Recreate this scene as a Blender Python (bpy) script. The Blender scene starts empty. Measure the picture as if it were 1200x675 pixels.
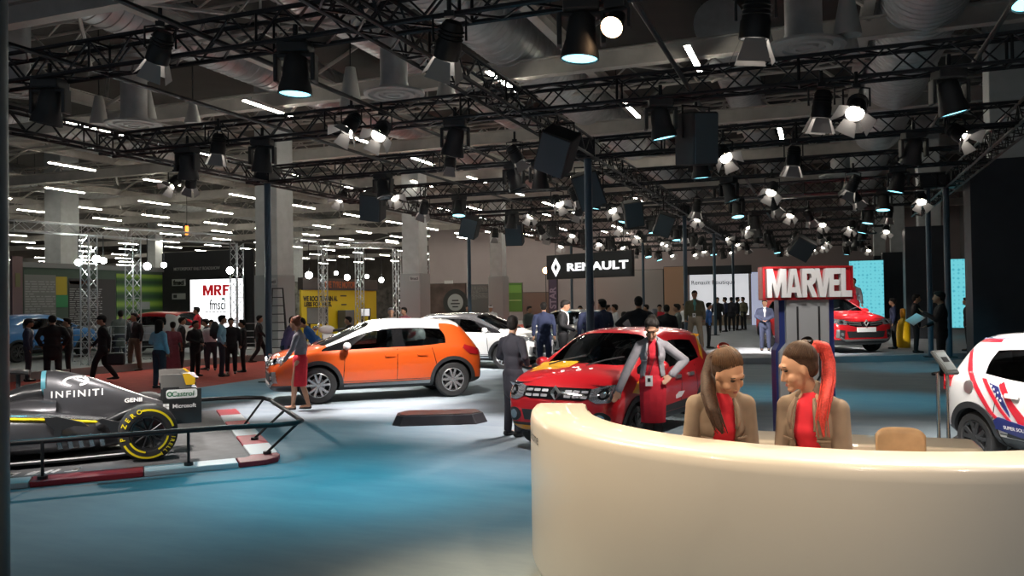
import bpy, bmesh, math, random
from mathutils import Vector, Matrix, Euler
from mathutils.bvhtree import BVHTree
from mathutils.geometry import delaunay_2d_cdt
random.seed(11)
SC = bpy.context.scene
COL = SC.collection
PI = math.pi
def R(a): return math.radians(a)

# ------------------------------------------------------------------ camera
F = 950.0; CX, CY = 600.0, 337.5
CAMH = 1.9
YAW = R(20.75)
CR = Matrix.Rotation(YAW, 3, 'Z') @ Matrix.Rotation(R(90 + 0.875), 3, 'X') @ Matrix.Rotation(R(-0.8), 3, 'Z')
CO = Vector((0, 0, CAMH))
def ray(px, py): return CR @ Vector(((px - CX) / F, (CY - py) / F, -1.0))
def PZ(px, py, z=0.0):
    d = ray(px, py); return CO + d * ((z - CAMH) / d.z)
def PY(px, py, Y):
    d = ray(px, py); return CO + d * (Y / d.y)
def PX(px, py, X):
    d = ray(px, py); return CO + d * (X / d.x)
FWD = Vector((-math.sin(YAW), math.cos(YAW), 0)); RGT = Vector((math.cos(YAW), math.sin(YAW), 0))
def PD(px, py, dep):
    d = ray(px, py); return CO + d * (dep / d.dot(FWD))
def proj(p):
    q = CR.transposed() @ (Vector(p) - CO)
    return (CX + F * q.x / -q.z, CY - F * q.y / -q.z, -q.z)
def C2W(xc, d, z=0.0):
    v = RGT * xc + FWD * d; return Vector((v.x, v.y, z))
def camang(xc, d):
    v = RGT * xc + FWD * d; return math.atan2(v.y, v.x)

cam_d = bpy.data.cameras.new('camera'); cam = bpy.data.objects.new('camera', cam_d); COL.objects.link(cam)
cam_d.sensor_fit = 'HORIZONTAL'; cam_d.sensor_width = 36; cam_d.lens = F / 1200 * 36
cam_d.clip_start = 0.05; cam_d.clip_end = 400
cam.matrix_world = Matrix.Translation(CO) @ CR.to_4x4()
SC.camera = cam

# ------------------------------------------------------------------ materials
MATS = {}
def mat(name, col, rough=0.5, metal=0.0, noise=0.0, nscale=20.0, emit=0.0, ecol=None, coat=0.0, spec=0.5, sample=True, bump=0.0, trans=0.0):
    if name in MATS: return MATS[name]
    m = bpy.data.materials.new(name); m.use_nodes = True
    nt = m.node_tree; b = nt.nodes['Principled BSDF']
    c = (col[0], col[1], col[2], 1)
    b.inputs['Base Color'].default_value = c
    b.inputs['Roughness'].default_value = rough; b.inputs['Metallic'].default_value = metal
    b.inputs['Specular IOR Level'].default_value = spec
    if coat: b.inputs['Coat Weight'].default_value = coat; b.inputs['Coat Roughness'].default_value = 0.03
    if trans: b.inputs['Transmission Weight'].default_value = trans
    if emit:
        e = ecol or col
        b.inputs['Emission Color'].default_value = (e[0], e[1], e[2], 1); b.inputs['Emission Strength'].default_value = emit
    if noise or bump:
        tc = nt.nodes.new('ShaderNodeTexCoord'); n = nt.nodes.new('ShaderNodeTexNoise')
        n.inputs['Scale'].default_value = nscale; n.inputs['Detail'].default_value = 4
        nt.links.new(tc.outputs['Object'], n.inputs['Vector'])
        if noise:
            r = nt.nodes.new('ShaderNodeValToRGB')
            r.color_ramp.elements[0].position = 0.3; r.color_ramp.elements[1].position = 0.7
            r.color_ramp.elements[0].color = tuple(max(0, x * (1 - noise)) for x in col) + (1,)
            r.color_ramp.elements[1].color = tuple(min(1, x * (1 + noise)) for x in col) + (1,)
            nt.links.new(n.outputs['Fac'], r.inputs['Fac']); nt.links.new(r.outputs['Color'], b.inputs['Base Color'])
        if bump:
            bp = nt.nodes.new('ShaderNodeBump'); bp.inputs['Strength'].default_value = bump
            nt.links.new(n.outputs['Fac'], bp.inputs['Height']); nt.links.new(bp.outputs['Normal'], b.inputs['Normal'])
    if not sample: m.cycles.emission_sampling = 'NONE'
    MATS[name] = m
    return m
def glass_mat(name, tint, gloss=0.18):
    if name in MATS: return MATS[name]
    m = bpy.data.materials.new(name); m.use_nodes = True; nt = m.node_tree
    for n in list(nt.nodes): nt.nodes.remove(n)
    out = nt.nodes.new('ShaderNodeOutputMaterial'); mx = nt.nodes.new('ShaderNodeMixShader')
    t = nt.nodes.new('ShaderNodeBsdfTransparent'); t.inputs['Color'].default_value = tint + (1,)
    g = nt.nodes.new('ShaderNodeBsdfGlossy'); g.inputs['Roughness'].default_value = 0.03; g.inputs['Color'].default_value = (.9, .95, 1, 1)
    lw = nt.nodes.new('ShaderNodeFresnel'); lw.inputs['IOR'].default_value = 1.5
    ma = nt.nodes.new('ShaderNodeMath'); ma.operation = 'ADD'; ma.inputs[1].default_value = gloss * 0.3
    nt.links.new(lw.outputs['Fac'], ma.inputs[0]); nt.links.new(ma.outputs[0], mx.inputs['Fac'])
    nt.links.new(t.outputs[0], mx.inputs[1]); nt.links.new(g.outputs[0], mx.inputs[2]); nt.links.new(mx.outputs[0], out.inputs['Surface'])
    MATS[name] = m; return m

# ------------------------------------------------------------------ mesh builder
def basis(d):
    d = d.normalized()
    u = d.orthogonal().normalized() if abs(d.z) > 0.999 else Vector((0, 0, 1)).cross(d).normalized()
    return u, d.cross(u)
class MB:
    def __init__(s): s.v = []; s.f = []; s.m = []
    def add(s, vs, fs, mi=0):
        b = len(s.v); s.v.extend(Vector(v) for v in vs)
        for f in fs: s.f.append([b + i for i in f]); s.m.append(mi)
        return s
    def box(s, c, size, rot=None, mi=0, taper=1.0):
        x, y, z = size[0] / 2, size[1] / 2, size[2] / 2
        vs = [Vector((a * x * (taper if k > 0 else 1), b * y * (taper if k > 0 else 1), k * z)) for k in (-1, 1) for b in (-1, 1) for a in (-1, 1)]
        if rot is not None:
            r = rot if isinstance(rot, Matrix) else Euler(rot).to_matrix(); vs = [r @ v for v in vs]
        c = Vector(c)
        return s.add([v + c for v in vs], [(0, 2, 3, 1), (4, 5, 7, 6), (0, 1, 5, 4), (2, 6, 7, 3), (0, 4, 6, 2), (1, 3, 7, 5)], mi)
    def cyl(s, p0, p1, r0, r1=None, n=12, caps=True, mi=0):
        p0, p1 = Vector(p0), Vector(p1); r1 = r0 if r1 is None else r1
        u, w = basis(p1 - p0)
        vs = []
        for p, r in ((p0, r0), (p1, r1)):
            for i in range(n):
                a = 2 * PI * (i + .5) / n; vs.append(p + u * (r * math.cos(a)) + w * (r * math.sin(a)))
        fs = [(i, (i + 1) % n, n + (i + 1) % n, n + i) for i in range(n)]
        if caps: fs += [tuple(range(n - 1, -1, -1)), tuple(range(n, 2 * n))]
        return s.add(vs, fs, mi)
    def tube(s, pts, r, n=8, mi=0, closed=False):
        pts = [Vector(p) for p in pts]; k = len(pts); rs = r if isinstance(r, (list, tuple)) else [r] * k
        vs = []; pu = None
        for i, p in enumerate(pts):
            a = pts[(i - 1) % k] if (closed or i > 0) else p; b = pts[(i + 1) % k] if (closed or i < k - 1) else p
            d = (b - a).normalized()
            if pu is None: u, w = basis(d)
            else:
                u = (pu - d * pu.dot(d)).normalized(); w = d.cross(u)
            pu = u
            for j in range(n):
                t = 2 * PI * j / n; vs.append(p + u * (rs[i] * math.cos(t)) + w * (rs[i] * math.sin(t)))
        fs = []
        for i in range(k if closed else k - 1):
            i2 = (i + 1) % k
            for j in range(n): fs.append((i * n + j, i * n + (j + 1) % n, i2 * n + (j + 1) % n, i2 * n + j))
        if not closed: fs += [tuple(range(n - 1, -1, -1)), tuple(range((k - 1) * n, k * n))]
        return s.add(vs, fs, mi)
    def lathe(s, prof, n=24, o=(0, 0, 0), ax=(0, 0, 1), mi=0, a0=0.0, a1=2 * PI):
        # prof: list of (r, h); revolve round ax through o
        o = Vector(o); ax = Vector(ax).normalized(); u, w = basis(ax)
        full = abs(a1 - a0 - 2 * PI) < 1e-6; k = n if full else n + 1
        vs = []
        for r, h in prof:
            for i in range(k):
                a = a0 + (a1 - a0) * i / n; vs.append(o + ax * h + u * (r * math.cos(a)) + w * (r * math.sin(a)))
        fs = []
        for q in range(len(prof) - 1):
            for i in range(n):
                j = (i + 1) % k
                fs.append((q * k + i, q * k + j, (q + 1) * k + j, (q + 1) * k + i))
        return s.add(vs, fs, mi)
    def prism(s, poly, U, V, N, o, depth, mi=0):
        U, V, N, o = Vector(U), Vector(V), Vector(N), Vector(o)
        n = len(poly)
        a = [o + U * p[0] + V * p[1] for p in poly]; b = [q + N * depth for q in a]
        fs = [tuple(range(n - 1, -1, -1)), tuple(range(n, 2 * n))] + [(i, (i + 1) % n, n + (i + 1) % n, n + i) for i in range(n)]
        return s.add(a + b, fs, mi)
    def ball(s, c, r, seg=12, rings=8, rot=None, mi=0):
        c = Vector(c); r = (r, r, r) if isinstance(r, (int, float)) else r
        vs = []
        for i in range(rings + 1):
            t = PI * i / rings
            for j in range(seg):
                a = 2 * PI * j / seg
                v = Vector((r[0] * math.sin(t) * math.cos(a), r[1] * math.sin(t) * math.sin(a), r[2] * math.cos(t)))
                if rot is not None: v = rot @ v
                vs.append(c + v)
        fs = [(i * seg + j, (i + 1) * seg + j, (i + 1) * seg + (j + 1) % seg, i * seg + (j + 1) % seg) for i in range(rings) for j in range(seg)]
        return s.add(vs, fs, mi)
    def grid(s, fn, nu, nv, mi=0):
        vs = [fn(i / nu, j / nv) for i in range(nu + 1) for j in range(nv + 1)]
        w = nv + 1
        return s.add(vs, [(i * w + j, (i + 1) * w + j, (i + 1) * w + j + 1, i * w + j + 1) for i in range(nu) for j in range(nv)], mi)
    def build(s, name, mats, parent=None, smooth=False, bevel=0.0, bseg=2, M=None):
        me = bpy.data.meshes.new(name)
        vs = s.v if M is None else [M @ v for v in s.v]
        me.from_pydata([tuple(v) for v in vs], [], s.f); me.validate()
        bm = bmesh.new(); bm.from_mesh(me)
        bmesh.ops.remove_doubles(bm, verts=bm.verts, dist=1e-5)
        bmesh.ops.recalc_face_normals(bm, faces=bm.faces)
        bm.to_mesh(me); bm.free()
        mats = mats if isinstance(mats, (list, tuple)) else [mats]
        for m in mats: me.materials.append(m)
        if len(mats) > 1 and len(me.polygons) == len(s.m):
            for p, i in zip(me.polygons, s.m): p.material_index = i
        if smooth: shade(me, smooth if not isinstance(smooth, bool) else 40)
        o = bpy.data.objects.new(name, me); COL.objects.link(o)
        if parent is not None: o.parent = parent
        if bevel:
            b = o.modifiers.new('bevel', 'BEVEL'); b.width = bevel; b.segments = bseg; b.limit_method = 'ANGLE'; b.angle_limit = R(40)
            b.harden_normals = False
        return o
def shade(me, ang=40):
    for p in me.polygons: p.use_smooth = True
    if ang < 179:
        bm = bmesh.new(); bm.from_mesh(me); lim = R(ang)
        for e in bm.edges:
            if len(e.link_faces) == 2 and e.calc_face_angle(0) > lim: e.smooth = False
        bm.to_mesh(me); bm.free()
def tag(o, label, cat, group=None, kind=None):
    if label: o['label'] = label
    if cat: o['category'] = cat
    if group: o['group'] = group
    if kind: o['kind'] = kind
    return o
def thing(name, label, cat, loc=(0, 0, 0), rz=0.0, group=None, sc=1.0):
    o = bpy.data.objects.new(name, None); COL.objects.link(o); o.empty_display_size = .1
    o.location = loc; o.rotation_euler = (0, 0, rz); o.scale = (sc, sc, sc)
    return tag(o, label, cat, group)
def struct(name, mb, m, **k):
    o = mb.build(name, m, **k); o['kind'] = 'structure'; return o
def copy_tree(o, parent=None):
    c = o.copy(); COL.objects.link(c)
    if parent is not None: c.parent = parent
    for ch in list(o.children): copy_tree(ch, c)
    return c
def wipe(o):
    me = o.data; bpy.data.objects.remove(o); bpy.data.meshes.remove(me)
def evalmesh(o):
    bpy.context.view_layer.update()
    dg = bpy.context.evaluated_depsgraph_get()
    return bpy.data.meshes.new_from_object(o.evaluated_get(dg))
ORD = ['first', 'second', 'third', 'fourth', 'fifth', 'sixth', 'seventh', 'eighth', 'ninth', 'tenth', 'eleventh', 'twelfth', 'thirteenth', 'fourteenth', 'fifteenth', 'sixteenth', 'seventeenth', 'eighteenth', 'nineteenth', 'twentieth', 'twenty-first', 'twenty-second', 'twenty-third', 'twenty-fourth', 'twenty-fifth', 'twenty-sixth', 'twenty-seventh', 'twenty-eighth', 'twenty-ninth', 'thirtieth']

# ------------------------------------------------------------------ lettering
def textmesh(s, size=1.0, bold=0.0, shear=0.0, ext=0.0, width=None, height=None, space=1.0):
    c = bpy.data.curves.new('text', 'FONT'); c.body = s; c.size = size; c.offset = bold; c.shear = shear; c.extrude = ext
    c.align_x = 'CENTER'; c.align_y = 'CENTER'; c.resolution_u = 4; c.space_character = space
    o = bpy.data.objects.new('text', c); COL.objects.link(o)
    me = evalmesh(o); bpy.data.objects.remove(o); bpy.data.curves.remove(c)
    xs = [v.co.x for v in me.vertices]; ys = [v.co.y for v in me.vertices]
    cx, cy = (min(xs) + max(xs)) / 2, (min(ys) + max(ys)) / 2
    sx = width / (max(xs) - min(xs)) if width else 1; sy = height / (max(ys) - min(ys)) if height else (sx if width else 1)
    if width is None: sx = sy
    for v in me.vertices: v.co.x = (v.co.x - cx) * sx; v.co.y = (v.co.y - cy) * sy
    return me
def letters(name, s, m, parent, o, U, V, width=None, height=None, bold=0.0, shear=0.0, ext=0.004, space=1.0, fn=None, label=None):
    me = textmesh(s, 1.0, bold, shear, ext if fn is None else 0.0, width, height, space)
    U, V, o = Vector(U), Vector(V), Vector(o); N = U.cross(V)
    for v in me.vertices:
        if fn is None: v.co = o + U * v.co.x + V * v.co.y + N * v.co.z
        else: v.co = fn(v.co.x, v.co.y)
    me.materials.clear(); me.materials.append(m); me.name = name
    ob = bpy.data.objects.new(name, me); COL.objects.link(ob); ob.parent = parent
    if label: ob['label'] = label
    return ob

# ------------------------------------------------------------------ surface patches (headlights, seams, decals lie on the body)
def cdt(poly, step):
    n = len(poly); pts = [Vector(p) for p in poly]
    xs = [p[0] for p in poly]; ys = [p[1] for p in poly]
    def inside(x, y):
        r = False; j = n - 1
        for i in range(n):
            xi, yi = poly[i]; xj, yj = poly[j]
            if (yi > y) != (yj > y) and x < (xj - xi) * (y - yi) / (yj - yi) + xi: r = not r
            j = i
        return r
    # densify the outline
    dense = []
    for i in range(n):
        a, b = Vector(poly[i]), Vector(poly[(i + 1) % n]); k = max(1, int((b - a).length / step))
        for q in range(k): dense.append(a.lerp(b, q / k))
    k = len(dense); vs = list(dense)
    x = min(xs) + step / 2
    while x < max(xs):
        y = min(ys) + step / 2
        while y < max(ys):
            if inside(x, y) and min((Vector((x, y)) - d).length for d in dense) > step * .4: vs.append(Vector((x, y)))
            y += step
        x += step
    r = delaunay_2d_cdt(vs, [(i, (i + 1) % k) for i in range(k)], [], 1, 1e-6)
    return r[0], r[2]
def patch(name, bvh, poly, o, U, V, D, m, parent, off=.006, step=.05, thick=.02, label=None, smooth=True):
    U, V, D, o = Vector(U), Vector(V), Vector(D).normalized(), Vector(o)
    vs, fs = cdt(poly, step)
    top = []
    ts = []
    for v in vs:
        p = o + U * v[0] + V * v[1]
        h = bvh.ray_cast(p, D)
        ts.append((p, h[3] if h[0] is not None else None))
    good = [t for _, t in ts if t is not None]
    if not good: return None
    av = sum(good) / len(good)
    for p, t in ts: top.append(p + D * ((av if t is None else t) - off))
    bot = [t + D * (off + thick) for t in top]
    n = len(top)
    cnt = {}
    for f in fs:
        for i in range(len(f)):
            e = (f[i], f[(i + 1) % len(f)]); k = tuple(sorted(e)); cnt.setdefault(k, []).append(e)
    mb = MB(); faces = [list(f) for f in fs]
    for k, es in cnt.items():
        if len(es) == 1: a, b = es[0]; faces.append([b, a, n + a, n + b])
    mb.add(top + bot, faces)
    ob = mb.build(name, m, parent, smooth=35 if smooth else False)
    if label: ob['label'] = label
    return ob
def arcpoly(cx, cy, r0, r1, a0, a1, n=18):
    o = [(cx + r1 * math.cos(a0 + (a1 - a0) * i / n), cy + r1 * math.sin(a0 + (a1 - a0) * i / n)) for i in range(n + 1)]
    return o + [(cx + r0 * math.cos(a1 + (a0 - a1) * i / n), cy + r0 * math.sin(a1 + (a0 - a1) * i / n)) for i in range(n + 1)]
def ring2(cx, cy, rx, ry, n=20):
    return [(cx + rx * math.cos(2 * PI * i / n), cy + ry * math.sin(2 * PI * i / n)) for i in range(n)]

# ------------------------------------------------------------------ soft clay: closed lumps fused into one continuous skin
def capsule(mb, p0, p1, r0, r1, n=12, fl=None):
    p0, p1 = Vector(p0), Vector(p1); d = p1 - p0
    if d.length < 1e-6: d = Vector((0, 0, 1e-4)); p1 = p0 + d
    u, w = basis(d); dn = d.normalized()
    if fl:                                   # (axis vector, factor): squash across one direction
        ax, k = Vector(fl[0]).normalized(), fl[1]
    vs = []; rings = []
    for t in (0.0, .38, .72, .92): rings.append((p0, r0, -math.cos(t * PI / 2), math.sin(t * PI / 2)))
    for t in (1.0, .72, .38, 0.0)[0:0]: pass
    rings.append((p0, r0, 0, 1)); rings.append((p1, r1, 0, 1))
    for t in (.92, .72, .38, 0.0): rings.append((p1, r1, math.cos(t * PI / 2), math.sin(t * PI / 2)))
    for p, r, a, b in rings:
        b = max(b, 1e-3)
        for j in range(n):
            t = 2 * PI * j / n
            o = dn * (a * r) + u * (b * r * math.cos(t)) + w * (b * r * math.sin(t))
            if fl: o = o - ax * (o.dot(ax) * (1 - k))
            vs.append(p + o)
    k2 = len(rings)
    fs = [(i * n + j, i * n + (j + 1) % n, (i + 1) * n + (j + 1) % n, (i + 1) * n + j) for i in range(k2 - 1) for j in range(n)]
    fs += [tuple(range(n - 1, -1, -1)), tuple(range((k2 - 1) * n, k2 * n))]
    mb.add(vs, fs)
def clay(name, prims, m, parent=None, voxel=.02, smooth=2):
    mb = MB()
    for p in prims:
        if p[0] == 'c': capsule(mb, p[1], p[2], p[3], p[4], 12, p[5] if len(p) > 5 else None)
        elif p[0] == 'e': mb.ball(p[1], p[2], 16, 12, p[3] if len(p) > 3 else None)
        elif p[0] == 'b': mb.box(p[1], p[2], p[3] if len(p) > 3 else None)
    me = bpy.data.meshes.new(name); me.from_pydata([tuple(v) for v in mb.v], [], mb.f)
    bm = bmesh.new(); bm.from_mesh(me); bmesh.ops.recalc_face_normals(bm, faces=bm.faces); bm.to_mesh(me); bm.free()
    t = bpy.data.objects.new('clay', me); COL.objects.link(t)
    r = t.modifiers.new('r', 'REMESH'); r.mode = 'VOXEL'; r.voxel_size = voxel
    e = evalmesh(t); wipe(t)
    if smooth:
        bm = bmesh.new(); bm.from_mesh(e)
        for _ in range(smooth): bmesh.ops.smooth_vert(bm, verts=bm.verts, factor=.5, use_axis_x=True, use_axis_y=True, use_axis_z=True)
        bm.to_mesh(e); bm.free()
    e.materials.clear(); e.materials.append(m); e.name = name
    for p in e.polygons: p.use_smooth = True; p.material_index = 0
    o = bpy.data.objects.new(name, e); COL.objects.link(o)
    if parent is not None: o.parent = parent
    return o
# ================================================================== shared materials
K = dict(
    black=mat('black metal', (.016, .017, .019), .45, .3), truss=mat('black truss', (.02, .021, .024), .4, .5),
    post=mat('blue grey post', (.05, .085, .12), .4, .1), steel=mat('painted steel', (.46, .44, .41), .6, 0, .12, 2),
    duct=mat('galvanised duct', (.56, .57, .58), .42, .6, .12, 3), cone=mat('matt plastic cone', (.46, .46, .44), .6),
    alu=mat('aluminium', (.6, .62, .63), .35, .9), chrome=mat('chrome', (.8, .82, .84), .12, 1.0),
    conc=mat('grey concrete', (.46, .49, .50), .8, 0, .08, 3), clad=mat('dark cladding', (.022, .026, .034), .5, 0, .1, 3),
    white=mat('white plastic', (.8, .8, .8), .4), cream=mat('cream solid surface', (.78, .70, .60), .34, 0, .02, 1.2, coat=.25),
    rubber=mat('tyre rubber', (.018, .018, .019), .7), dark=mat('dark trim', (.025, .026, .028), .55),
    tube=mat('fluorescent tube', (1, .97, .9), .5, emit=80, ecol=(1, .93, .78)),
    lensw=mat('warm white lens', (1, .95, .88), .4, emit=26, ecol=(1, .92, .80)),
    lensc=mat('cyan lens', (.7, .95, 1), .4, emit=2.6, ecol=(.30, .84, 1.0)),
    lenso=mat('amber lens', (1, .7, .4), .4, emit=20, ecol=(1, .62, .34)),
    lensd=mat('unlit lens', (.03, .04, .05), .1),
)

# ================================================================== setting
def carpet_mat():
    m = mat('carpet', (.30, .36, .42), .92)
    nt = m.node_tree; b = nt.nodes['Principled BSDF']
    tc = nt.nodes.new('ShaderNodeTexCoord')
    n1 = nt.nodes.new('ShaderNodeTexNoise'); n1.inputs['Scale'].default_value = 1.6; n1.inputs['Detail'].default_value = 8; n1.inputs['Roughness'].default_value = .65
    mp = nt.nodes.new('ShaderNodeMapping'); mp.inputs['Scale'].default_value = (.5, 1.6, 1); mp.inputs['Rotation'].default_value = (0, 0, .35)
    n2 = nt.nodes.new('ShaderNodeTexNoise'); n2.inputs['Scale'].default_value = 220
    r = nt.nodes.new('ShaderNodeValToRGB'); r.color_ramp.elements[0].position = .3; r.color_ramp.elements[1].position = .75
    r.color_ramp.elements[0].color = (.225, .29, .335, 1); r.color_ramp.elements[1].color = (.31, .37, .41, 1)
    nt.links.new(tc.outputs['Object'], mp.inputs['Vector']); nt.links.new(mp.outputs[0], n1.inputs['Vector']); nt.links.new(n1.outputs['Fac'], r.inputs['Fac'])
    nt.links.new(r.outputs['Color'], b.inputs['Base Color']); nt.links.new(tc.outputs['Object'], n2.inputs['Vector'])
    bp = nt.nodes.new('ShaderNodeBump'); bp.inputs['Strength'].default_value = .12; nt.links.new(n2.outputs['Fac'], bp.inputs['Height']); nt.links.new(bp.outputs[0], b.inputs['Normal'])
    return m
CARPET = carpet_mat()
def deck_mat():
    return mat('pale deck carpet', (.40, .43, .47), .9, 0, .06, 3)
struct('floor', MB().box((-52, 54, -.05), (126, 124, .10)), mat('hall floor', (.30, .31, .31), .7, 0, .1, 2))
stand = [(-13.3, 60), (-13.3, 10.2), (-13.3, -2), (9, -2), (9, 60)]
struct('carpet', MB().prism([p for p in stand], (1, 0, 0), (0, 1, 0), (0, 0, 1), (0, 0, 0), .006), CARPET)
struct('aisle_carpet', MB().box((-17.6, 32, .002), (8.6, 62, .006)), mat('red carpet', (.50, .07, .05), .95, 0, .15, 4))
struct('ceiling', MB().box((-52, 54, 11.3), (126, 124, .2)), mat('dark roof sheet', (.085, .08, .075), .9, 0, .1, 1))
struct('wall_far', MB().box((-75, 115, 5.6), (78, .2, 11.4)), mat('dim far wall', (.12, .105, .095), .9, 0, .3, .6))
struct('wall_return', MB().box((-36, 93.6, 5.6), (.2, 43, 11.4)), mat('dim far wall', (.12, .105, .095), .9))
struct('wall_back', MB().box((-12.7, 72, 5.6), (46.6, .2, 11.4)), mat('pinkish grey wall', (.30, .255, .26), .9, 0, .05, .5))
struct('wall_left', MB().box((-114, 54, 5.6), (.2, 124, 11.4)), mat('brown wall', (.15, .13, .115), .9))
struct('wall_right', MB().box((10.5, 33, 5.6), (.2, 82, 11.4)), mat('grey side wall', (.12, .12, .125), .9))
# the low show deck at the back right
PL0 = [PZ(x, y, .18) for x, y in ((690, 421), (800, 420.5), (930, 419), (1030, 417), (1150, 413))]
deckpoly = [(p.x, p.y) for p in PL0] + [(8.5, 52), (-9.5, 52)]
struct('show_deck', MB().prism(deckpoly, (1, 0, 0), (0, 1, 0), (0, 0, 1), (0, 0, 0.007), .173), deck_mat())

# roof steel: I-beams across, rails along
def ibeam(mb, a, b, w=.3, h=.45):
    a, b = Vector(a), Vector(b); d = (b - a).normalized(); s = Vector((0, 0, 1)).cross(d)
    L = (b - a).length; c = (a + b) / 2; r = Matrix((d, s, Vector((0, 0, 1)))).transposed()
    mb.box(c + Vector((0, 0, h / 2)), (L, w, .03), r); mb.box(c - Vector((0, 0, h / 2)), (L, w, .03), r); mb.box(c, (L, .03, h), r)
for i, Y in enumerate((12.5, 20.8, 29.0, 37.3, 45.6, 53.9, 62.2, 78.5, 95)):
    if Y > 70: m = MB(); ibeam(m, (-112, Y, 8.2), (-37, Y, 8.2)); o = m.build('roof_beam', K['steel']); tag(o, 'pale steel roof beam of the far hall, %s from the camera' % ORD[i], 'beam', 'steel beams across the hall roof'); continue
    m = MB(); ibeam(m, (-112, Y, 8.2), (10, Y, 8.2))
    o = m.build('roof_beam', K['steel']); tag(o, 'pale steel roof beam running across the hall, %s from the camera' % ORD[i], 'beam', 'steel beams across the hall roof')
for i, X in enumerate((-66, -57, -48, -39.5, -31, -22.5, -14.4, -6.2, 1.2)):
    m = MB(); ibeam(m, (X, 3, 8.75), (X, 70, 8.75), .25, .35)
    # diagonal roof bracing of the same frame
    for k in range(8):
        y0 = 12.5 + 8.28 * k
        m.tube([(X, y0, 8.7), (X + 2.0, y0 + 2.0, 10.9)], .06, 5); m.tube([(X, y0, 8.7), (X - 2.0, y0 + 2.0, 10.9)], .06, 5); m.tube([(X, y0, 8.4), (X + 4.1, y0 + 4.1, 8.4)], .05, 5); m.tube([(X, y0, 8.4), (X - 4.1, y0 + 4.1, 8.4)], .05, 5)
    o = m.build('roof_girder', K['steel']); tag(o, 'braced steel roof girder running along the hall, %s from the brown wall' % ORD[i], 'girder', 'roof girders along the hall')

# ducts: ribbed round pipes along the hall
def duct(X, Y0, Y1, z, r, label, ax='Y'):
    prof = [(0.0, 0.0)]; L = Y1 - Y0; n = int(L / .3)
    for i in range(n):
        h = i * .3; prof += [(r, h), (r, h + .24), (r * 1.025, h + .255), (r * 1.025, h + .285)]
    prof += [(r, n * .3), (0, n * .3)]
    root = MB().lathe(prof, 28, (X, Y0, z) if ax == 'Y' else (Y0, X, z), (0, 1, 0) if ax == 'Y' else (1, 0, 0)).build('air_duct', K['duct'], smooth=30)
    for k in range(int(L / 8)):
        y = Y0 + 2 + 8 * k
        for s in (-1, 1): MB().cyl((X + s * r, y, z), (X + s * r, y, 11.2), .015, n=5).build('mount_hanger', K['black'], root)
    tag(root, label, 'duct', 'round air ducts under the roof'); return root
duct(-16.3, 4, 66, 9.5, .75, 'ribbed silver air duct above the aisle edge of the stand')
duct(-12.2, 4, 66, 9.9, .6, 'slimmer silver air duct next to the one above the aisle edge')
duct(-7.9, 4, 66, 9.2, .85, 'fat silver air duct over the middle of the stand')
duct(2.4, 4, 66, 8.9, .95, 'huge silver air duct above the tallest dark cladding')
duct(-2.6, 24, 66, 9.9, .7, 'silver air duct between the fat middle one and the huge one')
duct(-30, 20, 66, 9.4, .7, 'silver air duct over the red aisle booths')
duct(-43, 24, 66, 9.4, .7, 'silver air duct far out over the left booths')

# round ceiling diffusers with their necks and the hanging cones round them
def diffuser(x, y, z, r, label):
    t = thing('ceiling_diffuser', label, 'diffuser', (x, y, z), 0, 'round ceiling diffusers')
    MB().lathe([(0, .05), (r * .2, .03), (r * .2, 0), (r * .32, 0), (r * .36, .06), (r * .5, .05), (r * .52, 0), (r * .66, 0), (r * .7, .07), (r * .84, .05), (r * .86, 0), (r, .02), (r, .07), (r * .6, .16), (0, .16)], 32).build('louvre_disc', K['cone'], t, smooth=30)
    MB().lathe([(r * .52, .15), (r * .45, .35), (r * .45, 2.2)], 24).build('neck', K['duct'], t, smooth=30)
    return t
def hcone(x, y, z, r, h, label):
    t = thing('ceiling_cone', label, 'cone', (x, y, z), 0, 'grey cones hanging by the diffusers')
    MB().lathe([(0, .03), (r * .9, .02), (r, 0), (r, .06), (r * .45, h), (0, h)], 20).build('cone_shell', K['cone'], t, smooth=30)
    MB().cyl((0, 0, h - .02), (0, 0, 11.2 - z), .02, n=6).build('stem', K['black'], t)
    return t
for px, py, z, r, l in ((942, 58, 6.8, .79, 'big round white diffuser high at the right, below the roof beam'), (462, 112, 6.8, .72, 'round diffuser above the second cross truss left of centre'),
                        (157, 148, 6.8, .75, 'round diffuser at upper left behind the first truss'), (18, 109, 6.8, .7, 'round diffuser cut by the post at the left edge'), (985, 207, 7.2, .9, 'round diffuser far back above the right end of the trusses')):
    p = PZ(px, py, z); diffuser(p.x, p.y, z, r, l)
for px, py, z, r, h, l in ((993, 42, 6.9, .26, .85, 'grey hanging cone right of the big diffuser, upper one'), (993, 66, 6.9, .25, .75, 'grey hanging cone right of the big diffuser, lower one'), (898, 74, 7.0, .24, .7, 'grey hanging cone left of the big diffuser'),
                           (411, 128, 7.0, .3, 1.1, 'grey hanging cone left of the diffuser over the second truss'), (523, 118, 7.0, .26, .8, 'grey hanging cone right of the diffuser over the second truss'),
                           (116, 146, 7.0, .24, .8, 'grey hanging cone left of the upper left diffuser'), (172, 140, 7.1, .26, .8, 'grey hanging cone at the upper left diffuser'), (226, 145, 7.0, .22, .6, 'grey hanging cone right of the upper left diffuser')):
    p = PZ(px, py, z); hcone(p.x, p.y, z, r, h, l)

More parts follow.
